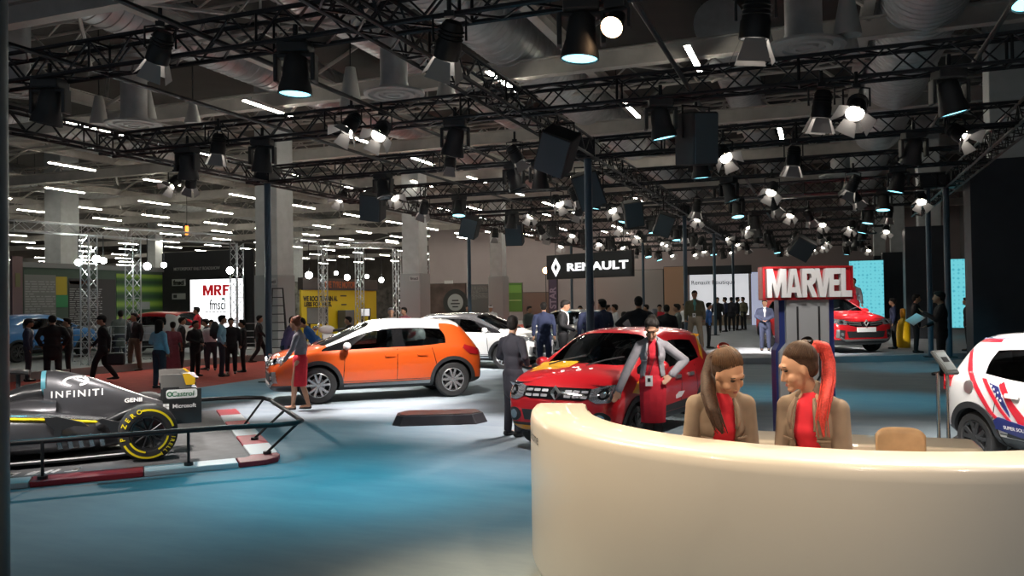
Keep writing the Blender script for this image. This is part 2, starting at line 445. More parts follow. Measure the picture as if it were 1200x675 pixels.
# fluorescent battens of the hall
def batten_proto():
    t = thing('fluorescent_batten', '', 'light')
    MB().box((0, 0, .06), (.16, 2.3, .08)).build('housing', K['steel'], t)
    for s in (-1, 1): MB().cyl((s * .04, -1.12, 0), (s * .04, 1.12, 0), .017, n=6).build('tube', K['tube'], t)
    for s in (-1, 1): MB().cyl((0, s * .8, .1), (0, s * .8, .165), .012, n=4).build('mount_rod', K['black'], t)
    return t
_bp = batten_proto(); _used = False
BAT = []
for Y in (20.3, 25.4, 30.4, 36.3, 41.8, 47.5, 53.1, 59.3, 65.0):
    for X in (-15.5, -22.5, -29.4, -35.7, -41, -45.2, -50.5, -56.5, -61.5, -67.5, -73.5): BAT.append((X, Y))
for Y in (71.0, 77.2, 83.4, 89.6, 96.0, 103.0):
    for X in (-39.5, -45.2, -51, -57, -63, -69, -75, -81, -87, -94): BAT.append((X, Y))
BAT += [(-7.9, 20.4), (-5.4, 25.0), (-2.8, 20.3), (-18.5, 36.3), (-20.5, 47.5), (-23.5, 53.1), (-19.5, 59.3), (-26, 59.3), (-26.5, 65), (-33, 65), (-20, 65), (-13, 59.3), (-14, 65), (-12.5, 53.1), (-17.6, 53.1), (-17.5, 69), (-24.5, 69), (-31, 69), (-38.5, 69), (-9.5, 31), (-11, 37), (-5.5, 36), (-1.2, 31), (-10, 48), (-16, 70.5)]
hs = []
rows = {}
for X, Y in BAT:
    q = proj((X, Y, 7.8))
    if not (-30 < q[0] < 1230 and -30 < q[1] < 340): continue
    hs.append((X, Y))
hs.sort(key=lambda a: (round(a[1]), a[0]))
ys = sorted({round(a[1]) for a in hs})
for i, (X, Y) in enumerate(hs):
    o = _bp if not _used else copy_tree(_bp); _used = True
    o.location = (X, Y, 7.8)
    same = [a for a in hs if round(a[1]) == round(Y)]
    k, n = same.index((X, Y)) + 1, len(same)
    r = ys.index(round(Y))
    o['label'] = 'white fluorescent batten under the roof, %s from the brown wall in row %s' % (ORD[k - 1], ORD[r]) if n > 1 else 'lone white fluorescent batten under the roof in row %s' % ORD[r]
    o['category'] = 'light'; o['group'] = 'fluorescent battens'

# ================================================================== the rig
TY = [7.7 + 4.3 * k for k in range(11)]
RX = [-12.5, -4.45, 3.45]
ZB, TH, TW = 4.85, .36, .32
def truss(a, b, cat_label, group, h=TH, w=TW, rc=.030, rl=.015, bay=.36, m=None, n=6):
    a, b = Vector(a), Vector(b); d = (b - a); L = d.length; d.normalize()
    up = Vector((0, 0, 1)) if abs(d.z) < .9 else Vector((1, 0, 0)); s = up.cross(d)
    mb = MB(); cs = [(-w / 2, 0), (w / 2, 0), (w / 2, h), (-w / 2, h)]
    P = lambda c, t: a + d * t + s * c[0] + up * c[1]
    for c in cs: mb.cyl(P(c, 0), P(c, L), rc, n=n)
    k = int(L / bay); st = L / k
    for i in range(k):
        for f in range(4):
            c0, c1 = cs[f], cs[(f + 1) % 4]
            if i % 2: c0, c1 = c1, c0
            mb.cyl(P(c0, i * st), P(c1, (i + 1) * st), rl, n=4, caps=False)
        if i % 7 == 0:
            for f in range(4): mb.cyl(P(cs[f], i * st), P(cs[(f + 1) % 4], i * st), rl * 1.3, n=4, caps=False)
    o = mb.build('lighting_truss', m or K['truss'])
    tag(o, cat_label, 'truss', group); return o
for k, Y in enumerate(TY):
    truss((-13 if k else -13.5, Y, ZB), (6.0 if k < 2 else 3.62 if k < 6 else 2.6, Y, ZB), 'black lattice cross truss over the stand, %s counted from the camera' % ORD[k], 'black cross trusses')
for X, l in zip(RX, ('black lattice truss running along the aisle edge of the stand', 'black lattice truss running back over the post behind the red hatchback', 'black lattice truss running back over the twin posts by the dark cladding')):
    truss((X, 3.6, ZB - .02), (X, 52 if X < 3 else 33.6, ZB - .02), l, 'black trusses running away')
for X, l in ((-8.9, 'thin black pipe running back across the trusses at the left'), (-6.6, 'thin black pipe running back left of the middle truss'), (-1.75, 'thin pale edged pipe running back right of the middle truss'), (2.0, 'thin pipe running back near the right ends of the trusses')):
    o = MB().cyl((X, 5.5, ZB + .16), (X, 34, ZB + .16), .032, n=8).build('rig_pipe', K['black']); tag(o, l, 'pipe', 'pipes between the trusses')
# chain hoists up to the roof at the truss nodes are thin rods
posts = [((-12.5, 16.3), 'slim dark teal post standing on the carpet left of the orange car'), ((-4.45, 16.3), 'dark post rising behind the red hatchback to the middle truss'), ((-4.45, 29.2), 'dark post behind the man in the green jacket'), ((-12.5, 28.4), 'slim dark post behind the orange car'),
         ((-12.5, 42.1), 'thin far post left of the hanging black sign'), ((-4.45, 37.8), 'thin far post between the man in green and the big red letters sign'), ((2.85, 25.0), 'left one of the two dark posts beside the tall dark cladding at right'), ((3.3, 25.0), 'right one of the two dark posts beside the tall dark cladding at right'), ((-4.45, 46.4), 'thinnest far post in front of the white boutique wall'), ((-8.6, 42.1), 'thin far post under the right end of the hanging black sign')]
for (X, Y), l in posts:
    zb = .18 if (X > -5 and Y > 20) else .006
    r = .08 if Y < 20 or X > 3 else .07
    t = thing('rig_post', l, 'post', (X, Y, zb), 0, 'round rig posts')
    MB().cyl((0, 0, 0.02), (0, 0, ZB - zb), r, n=20).build('shaft', K['post'], t, smooth=30)
    MB().box((0, 0, .012), (.36, .36, .024)).build('foot_plate', K['black'], t)
    MB().box((0, 0, ZB - zb + .17), (.42, .42, .40)).build('head_block', K['truss'], t)
q = C2W(-3.0, 4.62)
t = thing('rig_post', 'dark post close to the camera at the left edge of the picture', 'post', (q.x, q.y, .006), 0, 'round rig posts')
MB().cyl((0, 0, .02), (0, 0, 4.8), .115, n=24).build('shaft', K['post'], t, smooth=30); MB().box((0, 0, .012), (.5, .5, .024)).build('foot_plate', K['black'], t)

# light steel lattice trusses of the roof itself
for i, Y in enumerate((16.6, 24.9, 33.1, 41.4, 49.8, 58.0, 66.2)):
    o = truss((-68, Y, 8.55), (9.8, Y, 8.55), 'pale steel lattice roof truss high above, %s counted from the camera' % ORD[i], 'steel roof trusses', 1.1, .7, .05, .03, 1.3, K['steel'], 5); o.name = 'roof_truss'
# ---- moving heads
def mh_proto(lens, nm):
    t = thing('moving_head_light', '', 'stage light')
    MB().cyl((0, 0, -.03), (0, 0, .17), .03, n=8).cyl((-.1, 0, .0), (.1, 0, .0), .02, n=6).build('mount', K['black'], t)
    MB().box((0, 0, -.10), (.36, .30, .14)).build('base', K['dark'], t, bevel=.02)
    y = MB(); y.box((0, 0, -.19), (.42, .14, .05))
    for s in (-1, 1): y.box((s * .215, 0, -.33), (.05, .16, .32))
    y.build('yoke', K['dark'], t, bevel=.015)
    hd = MB().lathe([(0, .17), (.09, .165), (.13, .12), (.145, .0), (.15, -.1), (.185, -.22), (.195, -.29), (.18, -.295), (.175, -.27)], 20, (0, 0, 0), (0, 0, 1)).build('lamp_head', K['dark'], t, smooth=40)
    ln = MB().lathe([(0, -.262), (.10, -.266), (.176, -.278)], 20).build('lens', K[lens], t, smooth=40)
    return t
def mh_aim(t, rx, ry):
    for ch in t.children:
        n = ch.name.split('.')[0]
        if n in ('lamp_head', 'lens'):
            ch.location = (0, 0, -.33); ch.rotation_euler = (rx, ry, 0)
MH = {k: mh_proto(k, k) for k in ('lensc', 'lensd', 'lenso')}
MHU = set()
def mh(kind, x, y, label, group, rx=0, ry=0, rz=0):
    t = MH[kind] if kind not in MHU else copy_tree(MH[kind]); MHU.add(kind)
    t.location = (x, y, ZB + .04); t.rotation_euler = (0, 0, rz); mh_aim(t, rx, ry)
    tag(t, label, 'stage light', group); return t
HX = [-9.3, -5.5, -2.15, 1.65]
for k, Y in enumerate(TY):
    for i, X in enumerate(HX):
        dark = (i == 0 and k < 3)
        mh('lensd' if dark else 'lensc', X + random.uniform(-.12, .12) * (k > 2), Y, '%s moving head lamp, %s from the aisle end of the %s cross truss' % ('unlit' if dark else 'cyan lit', ORD[i], ORD[k]), 'moving heads on the rig', random.uniform(-.25, .25), random.uniform(-.25, .25), random.uniform(-.6, .6) if k > 1 else .3)
mh('lensd', -11.0, TY[1], 'dark moving head lamp at the left end of the second cross truss', 'moving heads on the rig', .3, .2)
mh('lensd', -6.1, TY[2] + .0, 'dark moving head lamp beside a cyan one on the third cross truss', 'moving heads on the rig', .1, -.3)
p = PY(722, 14, TY[0]); _a = mh('lenso', p.x, p.y, 'small amber glowing lamp turned to the camera on the first cross truss', 'moving heads on the rig', -.85, 0.15); _a.scale = (.6, .6, .6); _a.location.z = ZB - .04

# ---- fresnels with barn doors
def fr_proto(op):
    t = thing('barn_door_spotlight', '', 'stage light')
    MB().cyl((0, 0, -.02), (0, 0, .17), .025, n=8).box((0, 0, -.02), (.1, .06, .06)).build('mount', K['black'], t)
    MB().tube([(-.17, 0, -.3), (-.17, 0, -.06), (0, 0, -.03), (.17, 0, -.06), (.17, 0, -.3)], .014, 6).build('yoke', K['black'], t)
    b = MB().lathe([(0, .2), (.085, .2), (.115, .15), (.125, 0), (.135, -.02), (.135, -.17), (.12, -.17), (.118, -.10)], 18)
    for z in (.03, .07, .11): b.lathe([(.122, z), (.135, z + .008), (.122, z + .016)], 18)
    b.build('lamp_body', K['black'], t, smooth=40)
    MB().lathe([(0, -.125), (.06, -.12), (.119, -.105)], 16).build('lens', K['lensw'], t, smooth=40)
    for i in range(4):
        a = i * PI / 2; o = op if i % 2 == 0 else op * .7
        c = Matrix.Rotation(a, 3, 'Z')
        d = Vector((math.sin(o), 0, -math.cos(o)))
        p0 = Vector((.115, 0, -.175)); L = .21
        n = Vector((math.cos(o), 0, math.sin(o)))
        q = [(p0 + Vector((0, -.085, 0))), (p0 + Vector((0, .085, 0))), (p0 + d * L + Vector((0, .14, 0))), (p0 + d * L + Vector((0, -.14, 0)))]
        vs = [c @ v for v in q] + [c @ (v + n * .005) for v in q]
        MB().add(vs, [(0, 1, 2, 3), (7, 6, 5, 4), (0, 4, 5, 1), (1, 5, 6, 2), (2, 6, 7, 3), (3, 7, 4, 0)]).build('barn_door', mat('barn door steel', (.28, .27, .27), .5, .2), t)
    return t
FR = [fr_proto(.35), fr_proto(.75)]; FRU = set()
def fr(x, y, z, rx, ry, rz, label, v=0):
    t = FR[v] if v not in FRU else copy_tree(FR[v]); FRU.add(v)
    t.location = (x, y, z); t.rotation_euler = (0, 0, rz)
    for ch in t.children:
        if ch.name.split('.')[0] in ('lamp_body', 'lens', 'barn_door'):
            ch.location = (0, 0, -.3); ch.rotation_euler = (rx, ry, 0)
    tag(t, label, 'stage light', 'barn door spotlights on the rig'); return t
FL = {0: [(188, 66, 2), (527, 60, 2), (886, 36, 1)], 1: [(412, 152, 4), (447, 160, 5), (963, 132, 1), (1004, 134, 5), (256, 176, 1)],
      2: [(224, 187, 2), (208, 212, 5), (603, 172, 3), (842, 187, 6), (930, 190, 1), (1122, 162, 6), (528, 192, 1)],
      3: [(406, 228, 5), (461, 233, 6), (497, 247, 2), (653, 240, 6), (681, 231, 3), (905, 226, 5), (1000, 220, 2)]}
from math import atan2
k0 = 0
fl = []
for k, lst in FL.items():
    for px, py, mode in lst:
        p = PY(px, py, TY[k] - .26); fl.append((k, p.x, TY[k] - .26, min(p.z + .40, ZB + .45), mode))
rnd = random.Random(5)
for k in range(4, 11):
    for i in range(8 if k < 8 else 7):
        fl.append((k, -12 + 15.2 * (i + rnd.uniform(.1, .9)) / (8 if k < 8 else 7), TY[k] - .26, ZB + rnd.uniform(-.05, .2), rnd.choice((1, 2, 3, 4, 5, 6, 6, 5))))
taken = {k: [(X, .42) for X in HX] + ([(-11.0, .42)] if k == 1 else []) + ([(-6.1, .42)] if k == 2 else []) for k in range(11)}
ok = []
for f in fl:
    k, x = f[0], f[1]
    for _ in range(40):
        bad = [q for q, d in taken[k] if abs(q - x) < d + .02] + [q for q in (RX[0], RX[1]) if abs(q - x) < .5]
        if not bad: break
        x += .09 if x >= bad[0] else -.09
    taken[k].append((x, .34 if k < 2 else .50)); ok.append((k, x) + f[2:])
fl = ok
fl.sort(key=lambda a: (a[0], a[1]))
AIM = {1: (.15, .1), 2: (.5, .35), 3: (.3, -.5), 4: (-.5, .5), 5: (-.7, .45), 6: (-.85, -.4)}
for k in range(11):
    row = [f for f in fl if f[0] == k]
    for i, f in enumerate(row):
        rx, ry = AIM[f[4]]
        # a lamp tipped down and to one side; rotation about its own yoke
        fr(f[1], f[2], f[3], rx, ry, YAW + rnd.uniform(-.3, .3), 'lit barn door spotlight, %s from the aisle end of the %s cross truss' % (ORD[i], ORD[k]), 1 if f[4] >= 4 else 0)

# ---- flown loudspeakers
def spk(px, py, Y, w, h, rz, tilt, label):
    p = PY(px, py, Y)
    t = thing('hanging_speaker', label, 'speaker', (p.x, p.y, p.z), rz, 'black speakers hanging in the rig')
    rot = Euler((tilt[0], tilt[1], 0)).to_matrix()
    b = MB().box((0, 0, 0), (w, .5, h), rot); b.build('cabinet', mat('speaker cabinet', (.02, .021, .023), .7), t, bevel=.03)
    MB().box(rot @ Vector((0, -.26, 0)), (w * .9, .02, h * .93), rot).build('grille', mat('speaker grille', (.05, .075, .095), .8, bump=.2, nscale=150), t)
    top = ZB + .05 - p.z
    MB().tube([(-w / 2 - .02, 0, 0), (-w / 2 - .02, 0, h * .5 + .1), (w / 2 + .02, 0, h * .5 + .1), (w / 2 + .02, 0, 0)], .02, 6).cyl((0, 0, h * .5 + .1), (0, 0, max(top, h * .5 + .15)), .025, n=6).build('bracket', K['black'], t)
spk(653, 177, 13.2, .56, .72, .1, (.5, .42), 'big black speaker tilted on its corner left of the dark post top')
spk(816, 163, 12.6, .45, .80, .75, (.15, -.08), 'tall black speaker hanging right of the cyan lamp in the middle')
spk(690, 222, 17.6, .6, .8, .2, (.3, -.3), 'black speaker hanging just right of the dark post below its top')
spk(742, 250, 22.0, .5, .7, .3, (.3, -.15), 'black speaker hanging right of the post over the black sign')
spk(437, 242, 19.2, .6, .72, .2, (.35, .15), 'black speaker hanging above the orange car')
spk(551, 266, 24.0, .55, .65, .2, (.3, .3), 'black speaker hanging at the slim post behind the orange car')
spk(603, 274, 26.0, .6, .75, .2, (.3, 0), 'black speaker hanging above the man in the grey suit')
spk(778, 263, 24.0, .5, .65, .3, (.3, .35), 'black speaker hanging left of the post behind the man in green')
spk(940, 290, 33.0, .8, .8, .3, (.5, .5), 'black speaker hanging far back above the red letters sign')
# ================================================================== cars
GL = glass_mat('tinted car glass', (.30, .34, .34)); GLC = glass_mat('clear glass', (.75, .8, .8), .1)
CM = dict(barm=mat('grille dark chrome', (.13, .13, .14), .45, .9), lens=mat('headlamp lens', (.42, .44, .47), .08, .75, coat=1), silver=mat('satin silver', (.62, .63, .64), .28, .9), rim=mat('alloy rim', (.66, .67, .69), .25, .85),
          dark=mat('car black plastic', (.02, .021, .023), .5), gloss=mat('gloss black', (.008, .008, .009), .08, coat=1), tail=mat('tail lamp red', (.35, .01, .015), .08, coat=1),
          seat=mat('seat fabric', (.04, .042, .046), .85), wellm=mat('wheel well', (.01, .01, .011), .9), plate=mat('number plate', (.82, .83, .83), .4), disc=mat('brake disc', (.25, .25, .26), .4, .8), amber=mat('amber', (.8, .3, .02), .2, coat=1))
def paint(name, c, metal=.15, r=.28): return mat(name, c, r, metal, coat=1.0)
def wheel(parent, x, y, s, Rw, wd=.2, spokes=5, silver=True, hub=None):
    t = bpy.data.objects.new('wheel', None); COL.objects.link(t); t.parent = parent; t.location = (x, y, Rw)
    ax = (0, s, 0); rr = Rw * .66
    MB().lathe([(rr, -wd / 2), (Rw * .9, -wd / 2), (Rw * .985, -wd * .36), (Rw, -wd * .2), (Rw, wd * .2), (Rw * .985, wd * .36), (Rw * .9, wd / 2), (rr + .012, wd / 2), (rr, wd * .42)], 40, (0, 0, 0), ax).build('tyre', K['rubber'], t, smooth=35)
    m = CM['rim'] if silver else CM['dark']
    MB().lathe([(rr, wd * .44), (rr - .012, wd * .47), (rr - .022, wd * .42), (rr - .028, 0), (rr - .02, -wd * .4), (rr, -wd * .42)], 40, (0, 0, 0), ax).build('rim_ring', m, t, smooth=35)
    MB().lathe([(0, .0), (rr * .6, .0), (rr * .6, -.02), (0, -.02)], 24, (0, 0, 0), ax).build('brake_disc', CM['disc'], t, smooth=35)
    MB().lathe([(0, -.03), (rr - .03, -.03)], 24, (0, 0, 0), ax).build('barrel_back', CM['wellm'], t)
    sp = MB()
    for i in range(spokes):
        a = 2 * PI * i / spokes + .3
        for da in ((-.2, .2) if spokes <= 5 else (0,)):
            u = Vector((math.cos(a + da * .3), 0, math.sin(a + da * .3))); v = Vector((math.cos(a + da * 1.35), 0, math.sin(a + da * 1.35)))
            p0 = u * (rr * .16) + Vector((0, s * wd * .40, 0)); p1 = v * (rr - .01) + Vector((0, s * wd * .43, 0))
            d = (p1 - p0); r = Matrix((d.normalized(), Vector((0, s, 0)), d.normalized().cross(Vector((0, s, 0))))).transposed()
            sp.box((p0 + p1) / 2, (d.length, .022, .046 if spokes <= 5 else .05), r)
    sp.build('spokes', m, t, bevel=.006)
    MB().lathe([(0, wd * .47), (rr * .16, wd * .46), (rr * .21, wd * .40), (rr * .21, wd * .2)], 20, (0, 0, 0), ax).build('hub_cap', m, t, smooth=35)
    return t
CUTS = {}
def car(label, loc, rz, P, group=None, sc=1.0):
    """P: L W H fa ra Rw hood belt zb paint roof ..."""
    root = thing('car', label, 'car', loc, rz, group, sc)
    L, W, H, fa, ra, Rw, hood, belt, zb = (P[k] for k in ('L', 'W', 'H', 'fa', 'ra', 'Rw', 'hood', 'belt', 'zb'))
    a, w0 = L / 2, W / 2 * 1.02; g = P.get('clad', .36)
    def lower(x, w, zbo, top, gl=g):
        m = (gl + top) / 2
        return [(x, 0, zbo), (x, w * .8, zbo), (x, w * .965, max(gl, zbo + .05)), (x, w, m), (x, w * .99, top - .09)]
    def deck(x, w, zbo, zd, crown=.03, gl=g, dx=0):
        return lower(x, w, zbo, zd, gl) + [(x, w * .945, zd - .04), (x - dx * .3, w * .90, zd - .012), (x - dx * .4, w * .85, zd), (x - dx * .5, w * .78, zd + .006), (x - dx * .2, w * .42, zd + crown * .8), (x, 0, zd + crown)]
    def cabin(xb, xr, w, be, zr):
        l = lower(xb, w, zb, be)
        return l + [(xb, w * .955, be), (xr, w * .80, zr - .125), (xr, w * .765, zr - .055), (xr, w * .69, zr - .012), (xr, w * .38, zr + .022), (xr, 0, zr + .03)]
    f = P
    st = [deck(-a, w0 * .70, zb + .20, belt - .32, 0), deck(-a + .03, w0 * .86, zb + .10, belt - .16, .0), deck(-a + .10, w0 * .945, zb + .06, belt, .02),
          cabin(-a + .30, -a + f.get('rake', .48), w0 * .985, belt + .05, H - .045), cabin(-a + .62, -a + .80, w0, belt + .03, H - .015), cabin(-.34 - .05, -.30 - .05, w0, belt, H), cabin(-.24 - .05, -.2 - .05, w0, belt, H),
          cabin(fa - .47, f.get('rf', .18), w0, belt - .02, H - .035), deck(fa - .02 + f.get('cowl', 0), w0 * .995, zb, hood + .03, .035, dx=.10), deck(fa + .30, w0 * .985, zb, hood - .01, .045), deck(a - .22, w0 * .955, zb + .02, hood - .085, .05),
          deck(a - .06, w0 * .87, zb + .04, hood - .20, .03), deck(a, w0 * .72, zb + .12, hood - .33, .0)]
    nS = len(st); nR = 11
    mb = MB(); idx = {}
    for i, s_ in enumerate(st):
        for j, p in enumerate(s_):
            idx[(i, j, 1)] = len(mb.v); mb.v.append(Vector(p))
            if 0 < j < nR - 1: idx[(i, j, -1)] = len(mb.v); mb.v.append(Vector((p[0], -p[1], p[2])))
            else: idx[(i, j, -1)] = idx[(i, j, 1)]
    PAINT, CLAD, ROOF, WIND, SF, SR, RW, PIL, WELL = range(9)
    for i in range(nS - 1):
        for j in range(nR - 1):
            mi = PAINT
            if j < 2: mi = CLAD
            if i in (3, 4, 5, 6) and j >= 7: mi = ROOF
            if i == 7 and j >= 8: mi = WIND
            if i == 2 and j >= 8: mi = RW
            if i == 2 and j in (6, 7): mi = ROOF if f.get('roofpillar') else PAINT
            if j == 5:
                if i == 6: mi = SF
                elif i == 4: mi = SR
                elif i == 5: mi = PIL
                elif i == 3: mi = SR if f.get('qwin') else PAINT
                elif i == 7: mi = PIL
            if j == 6 and i in (4, 5, 6): mi = ROOF
            if i == 7 and j in (6, 7): mi = ROOF
            for s in (1, -1):
                q = [idx[(i, j, s)], idx[(i + 1, j, s)], idx[(i + 1, j + 1, s)], idx[(i, j + 1, s)]]
                q = [v for n_, v in enumerate(q) if v not in q[:n_]]
                mb.f.append(q if s < 0 else q[::-1]); mb.m.append(mi)
    for i, fl_ in ((0, 1), (nS - 1, -1)):
        for j in range(nR - 1):
            q = [idx[(i, j, 1)], idx[(i, j + 1, 1)], idx[(i, j + 1, -1)], idx[(i, j, -1)]]
            q = [v for n_, v in enumerate(q) if v not in q[:n_]]
            mb.f.append(q); mb.m.append(CLAD if j < 2 else PAINT)
    me = bpy.data.meshes.new('cage'); me.from_pydata([tuple(v) for v in mb.v], [], mb.f)
    dm = [bpy.data.materials.get('Material') or K['black']]
    mlist = [P['paint'], CM['dark'], P['roof'], GL, GL, GL, GL, CM['gloss'], CM['wellm']]
    for m in mlist: me.materials.append(m)
    for p, i in zip(me.polygons, mb.m): p.material_index = i
    bm = bmesh.new(); bm.from_mesh(me); bmesh.ops.recalc_face_normals(bm, faces=bm.faces)
    if bm.calc_volume(signed=True) < 0: bmesh.ops.reverse_faces(bm, faces=bm.faces)
    cl = bm.edges.layers.float.get('crease_edge') or bm.edges.layers.float.new('crease_edge')
    for e in bm.edges:
        ms = {fc.material_index for fc in e.link_faces}
        if len(ms) == 2: e[cl] = .35 if not ({ROOF, PAINT} == ms) else .15
    bm.to_mesh(me); bm.free()
    ob = bpy.data.objects.new('cage', me); COL.objects.link(ob)
    ss = ob.modifiers.new('s', 'SUBSURF'); ss.levels = 3; ss.render_levels = 3
    full = evalmesh(ob)                                            # uncut shell: reference for the fittings
    bvh = BVHTree.FromPolygons([v.co.copy() for v in full.vertices], [tuple(p.vertices) for p in full.polygons])
    key_ = tuple(P[q] for q in ('L', 'W', 'H', 'fa', 'ra', 'Rw'))
    if key_ not in CUTS:
        want = (full.vertices and max(v.co.x for v in full.vertices)); best = None
        bmf = bmesh.new(); bmf.from_mesh(full); v_full = abs(bmf.calc_volume(signed=True)); bmf.free()
        for k_try in range(6):                                     # the cut is checked, and tried again with slightly other discs when it went wrong
            cm = MB()
            for x in (fa, ra):
                for s in (1, -1): cm.cyl((x + .0013 * k_try, s * (W / 2 - .27 - .004 * k_try), Rw + .0007 * k_try), (x + .0013 * k_try, s * (W / 2 + .3), Rw + .0007 * k_try), Rw + .055 + .0017 * k_try, n=48 + k_try, mi=0)
            cut = cm.build('cutter', [CM['wellm']])
            for m in mlist[1:]: cut.data.materials.append(m)
            for p in cut.data.polygons: p.material_index = WELL
            bo = ob.modifiers.new('b', 'BOOLEAN'); bo.operation = 'DIFFERENCE'; bo.object = cut; bo.solver = 'EXACT'; bo.use_self = k_try >= 3
            em = evalmesh(ob); ob.modifiers.remove(bo); wipe(cut)
            bmf = bmesh.new(); bmf.from_mesh(em); vol = bmf.calc_volume(signed=True); bmf.free()
            outy = max(abs(v.co.y) for v in em.vertices)
            if .80 * v_full < vol < .995 * v_full and outy < W / 2 + .06: break
        CUTS[key_] = em
    em = CUTS[key_]
    wipe(ob); bpy.data.meshes.remove(full)
    groups = {}
    for p in em.polygons:
        mi = p.material_index
        key = {PAINT: 'body', CLAD: 'lower_cladding', ROOF: 'roof', WIND: 'windscreen', RW: 'rear_window'}.get(mi)
        if mi == PIL: key = ('pillar_trim', p.center.y > 0, p.center.x > .3)
        if mi == WELL: key = ('wheel_well', p.center.y > 0, p.center.x > 0)
        if mi in (SF, SR): key = ('side_window', mi, p.center.y > 0)
        groups.setdefault(key, []).append(p.index)
    for key, ids in groups.items():
        nm = key if isinstance(key, str) else key[0]
        vm = {}; vs = []; fs = []
        for i in ids:
            fc = []
            for v in em.polygons[i].vertices:
                if v not in vm: vm[v] = len(vs); vs.append(em.vertices[v].co.copy())
                fc.append(vm[v])
            fs.append(fc)
        m2 = bpy.data.meshes.new(nm); m2.from_pydata([tuple(v) for v in vs], [], fs)
        m2.materials.append(mlist[em.polygons[ids[0]].material_index]); shade(m2, 45)
        o = bpy.data.objects.new(nm, m2); COL.objects.link(o); o.parent = root
        if nm in ('body', 'roof'):
            # inner lining of the cabin
            for v in m2.vertices: pass
            l2 = m2.copy(); l2.name = 'cabin_lining'
            ns = [v.normal.copy() for v in m2.vertices]
            for v, n in zip(l2.vertices, ns): v.co = v.co - n * .035
            l2.materials.clear(); l2.materials.append(CM['seat'])
            o2 = bpy.data.objects.new('cabin_lining', l2); COL.objects.link(o2); o2.parent = root
    # cabin
    MB().box((0, 0, zb + .14), (2.6, W * .8, .06)).build('cabin_floor', CM['seat'], root)
    MB().box((fa - .42, 0, belt - .14), (.45, W * .84, .22)).build('dashboard', CM['dark'], root, bevel=.06)
    for s in (1, -1):
        sb = MB(); sb.box((-.12, s * W * .22, .52), (.5, .46, .18)); sb.box((-.42, s * W * .22, .86), (.14, .44, .62), (0, -.22, 0)); sb.build('front_seat', CM['seat'], root, bevel=.05)
        MB().box((-.53, s * W * .22, 1.24), (.09, .24, .16), (0, -.2, 0)).build('headrest', CM['seat'], root, bevel=.04)
    rb = MB(); rb.box((-.95, 0, .52), (.5, W * .7, .2)); rb.box((-1.22, 0, .86), (.16, W * .68, .56), (0, -.25, 0)); rb.build('rear_bench', CM['seat'], root, bevel=.05)
    ws = MB(); c = Vector((fa - .68, -W * .22, belt + .02)); r = Matrix.Rotation(-.45, 3, 'Y')
    ws.tube([c + r @ Vector((0, .18 * math.cos(t * PI / 10), .18 * math.sin(t * PI / 10))) for t in range(20)], .018, 8, closed=True)
    ws.box(c, (.03, .34, .05), r); ws.build('steering_wheel', CM['dark'], root, smooth=40)
    # wheels and arches
    for x in (fa, ra):
        for s in (1, -1):
            wheel(root, x, s * (W / 2 - .115), s, Rw, .205, P.get('spokes', 5), P.get('silver', True))
            patch('wheel_arch', bvh, arcpoly(x, Rw, Rw + .045, Rw + .115, R(-14), R(194), 26), (0, s * 2, 0), (1, 0, 0), (0, 0, 1), (0, -s, 0), CM['dark'], root, .016, .06, .03)
    X, Z, NX = (1, 0, 0), (0, 0, 1), (-1, 0, 0)
    def side(nm, poly, s, m, off=.005, step=.08, label=None, thick=.02): return patch(nm, bvh, poly, (0, s * 2, 0), X, Z, (0, -s, 0), m, root, off, step, thick, label)
    def front(nm, poly, m, off=.006, step=.06, label=None, thick=.02): return patch(nm, bvh, poly, (4, 0, 0), (0, 1, 0), Z, NX, m, root, off, step, thick, label)
    def rear(nm, poly, m, off=.006, step=.06, label=None): return patch(nm, bvh, poly, (-4, 0, 0), (0, 1, 0), Z, X, m, root, off, step, .02, label)
    def top(nm, poly, m, off=.004, step=.05, label=None): return patch(nm, bvh, poly, (0, 0, 4), X, (0, 1, 0), (0, 0, -1), m, root, off, step, .01, label)
    for s in (1, -1):
        for xa, xb_ in ((fa - .46, fa - .50), (-.30, -.31), (ra + .27, ra + .42)):
            side('door_seam', [(xa - .006, g + .04), (xa + .006, g + .04), (xb_ + .006, belt - .01), (xb_ - .006, belt - .01)], s, CM['gloss'], .002, .1, None, .004)
        side('door_seam', [(ra + .4, g + .035), (fa - .46, g + .035), (fa - .46, g + .047), (ra + .4, g + .047)], s, CM['gloss'], .002, .1, None, .004)
        for hx in (-.16, ra + .62):
            side('door_handle', [(hx - .09, belt - .15), (hx + .09, belt - .15), (hx + .10, belt - .125), (hx + .09, belt - .105), (hx - .09, belt - .105), (hx - .1, belt - .125)], s, P.get('handle', P['paint']), .028, .05)
        if P.get('silverstrip'): side('sill_strip', [(fa - .48, g - .06), (ra + .45, g - .06), (ra + .45, g + .005), (fa - .48, g - .025)], s, CM['silver'], .015, .1)
        mm = MB(); mm.ball((fa - .52, s * (W / 2 + .09), belt + .075), (.075, .115, .075), 16, 10); mm.build('door_mirror', P['roof'] if P.get('mirror_roof') else P['paint'], root, smooth=179)
        MB().box((fa - .50, s * (W / 2 - .015), belt + .03), (.06, .16, .03)).build('mirror_arm', CM['dark'], root)
    P['detail'](root, dict(side=side, front=front, rear=rear, top=top, bvh=bvh, a=a, W=W, fa=fa, ra=ra, hood=hood, belt=belt, H=H, zb=zb, g=g, Rw=Rw, P=P))
    wm = MB()
    for y0, y1 in ((.05, .52), (-.5, -.03)):
        p0 = Vector((fa - .06, y0 + .45 * 0, hood + .06)); wm.tube([(fa - .03, y0, hood + .07), (fa - .12, (y0 + y1) / 2, hood + .14), (fa - .2, y1, hood + .185)], .01, 5)
    wm.build('wiper', CM['dark'], root)
    return root

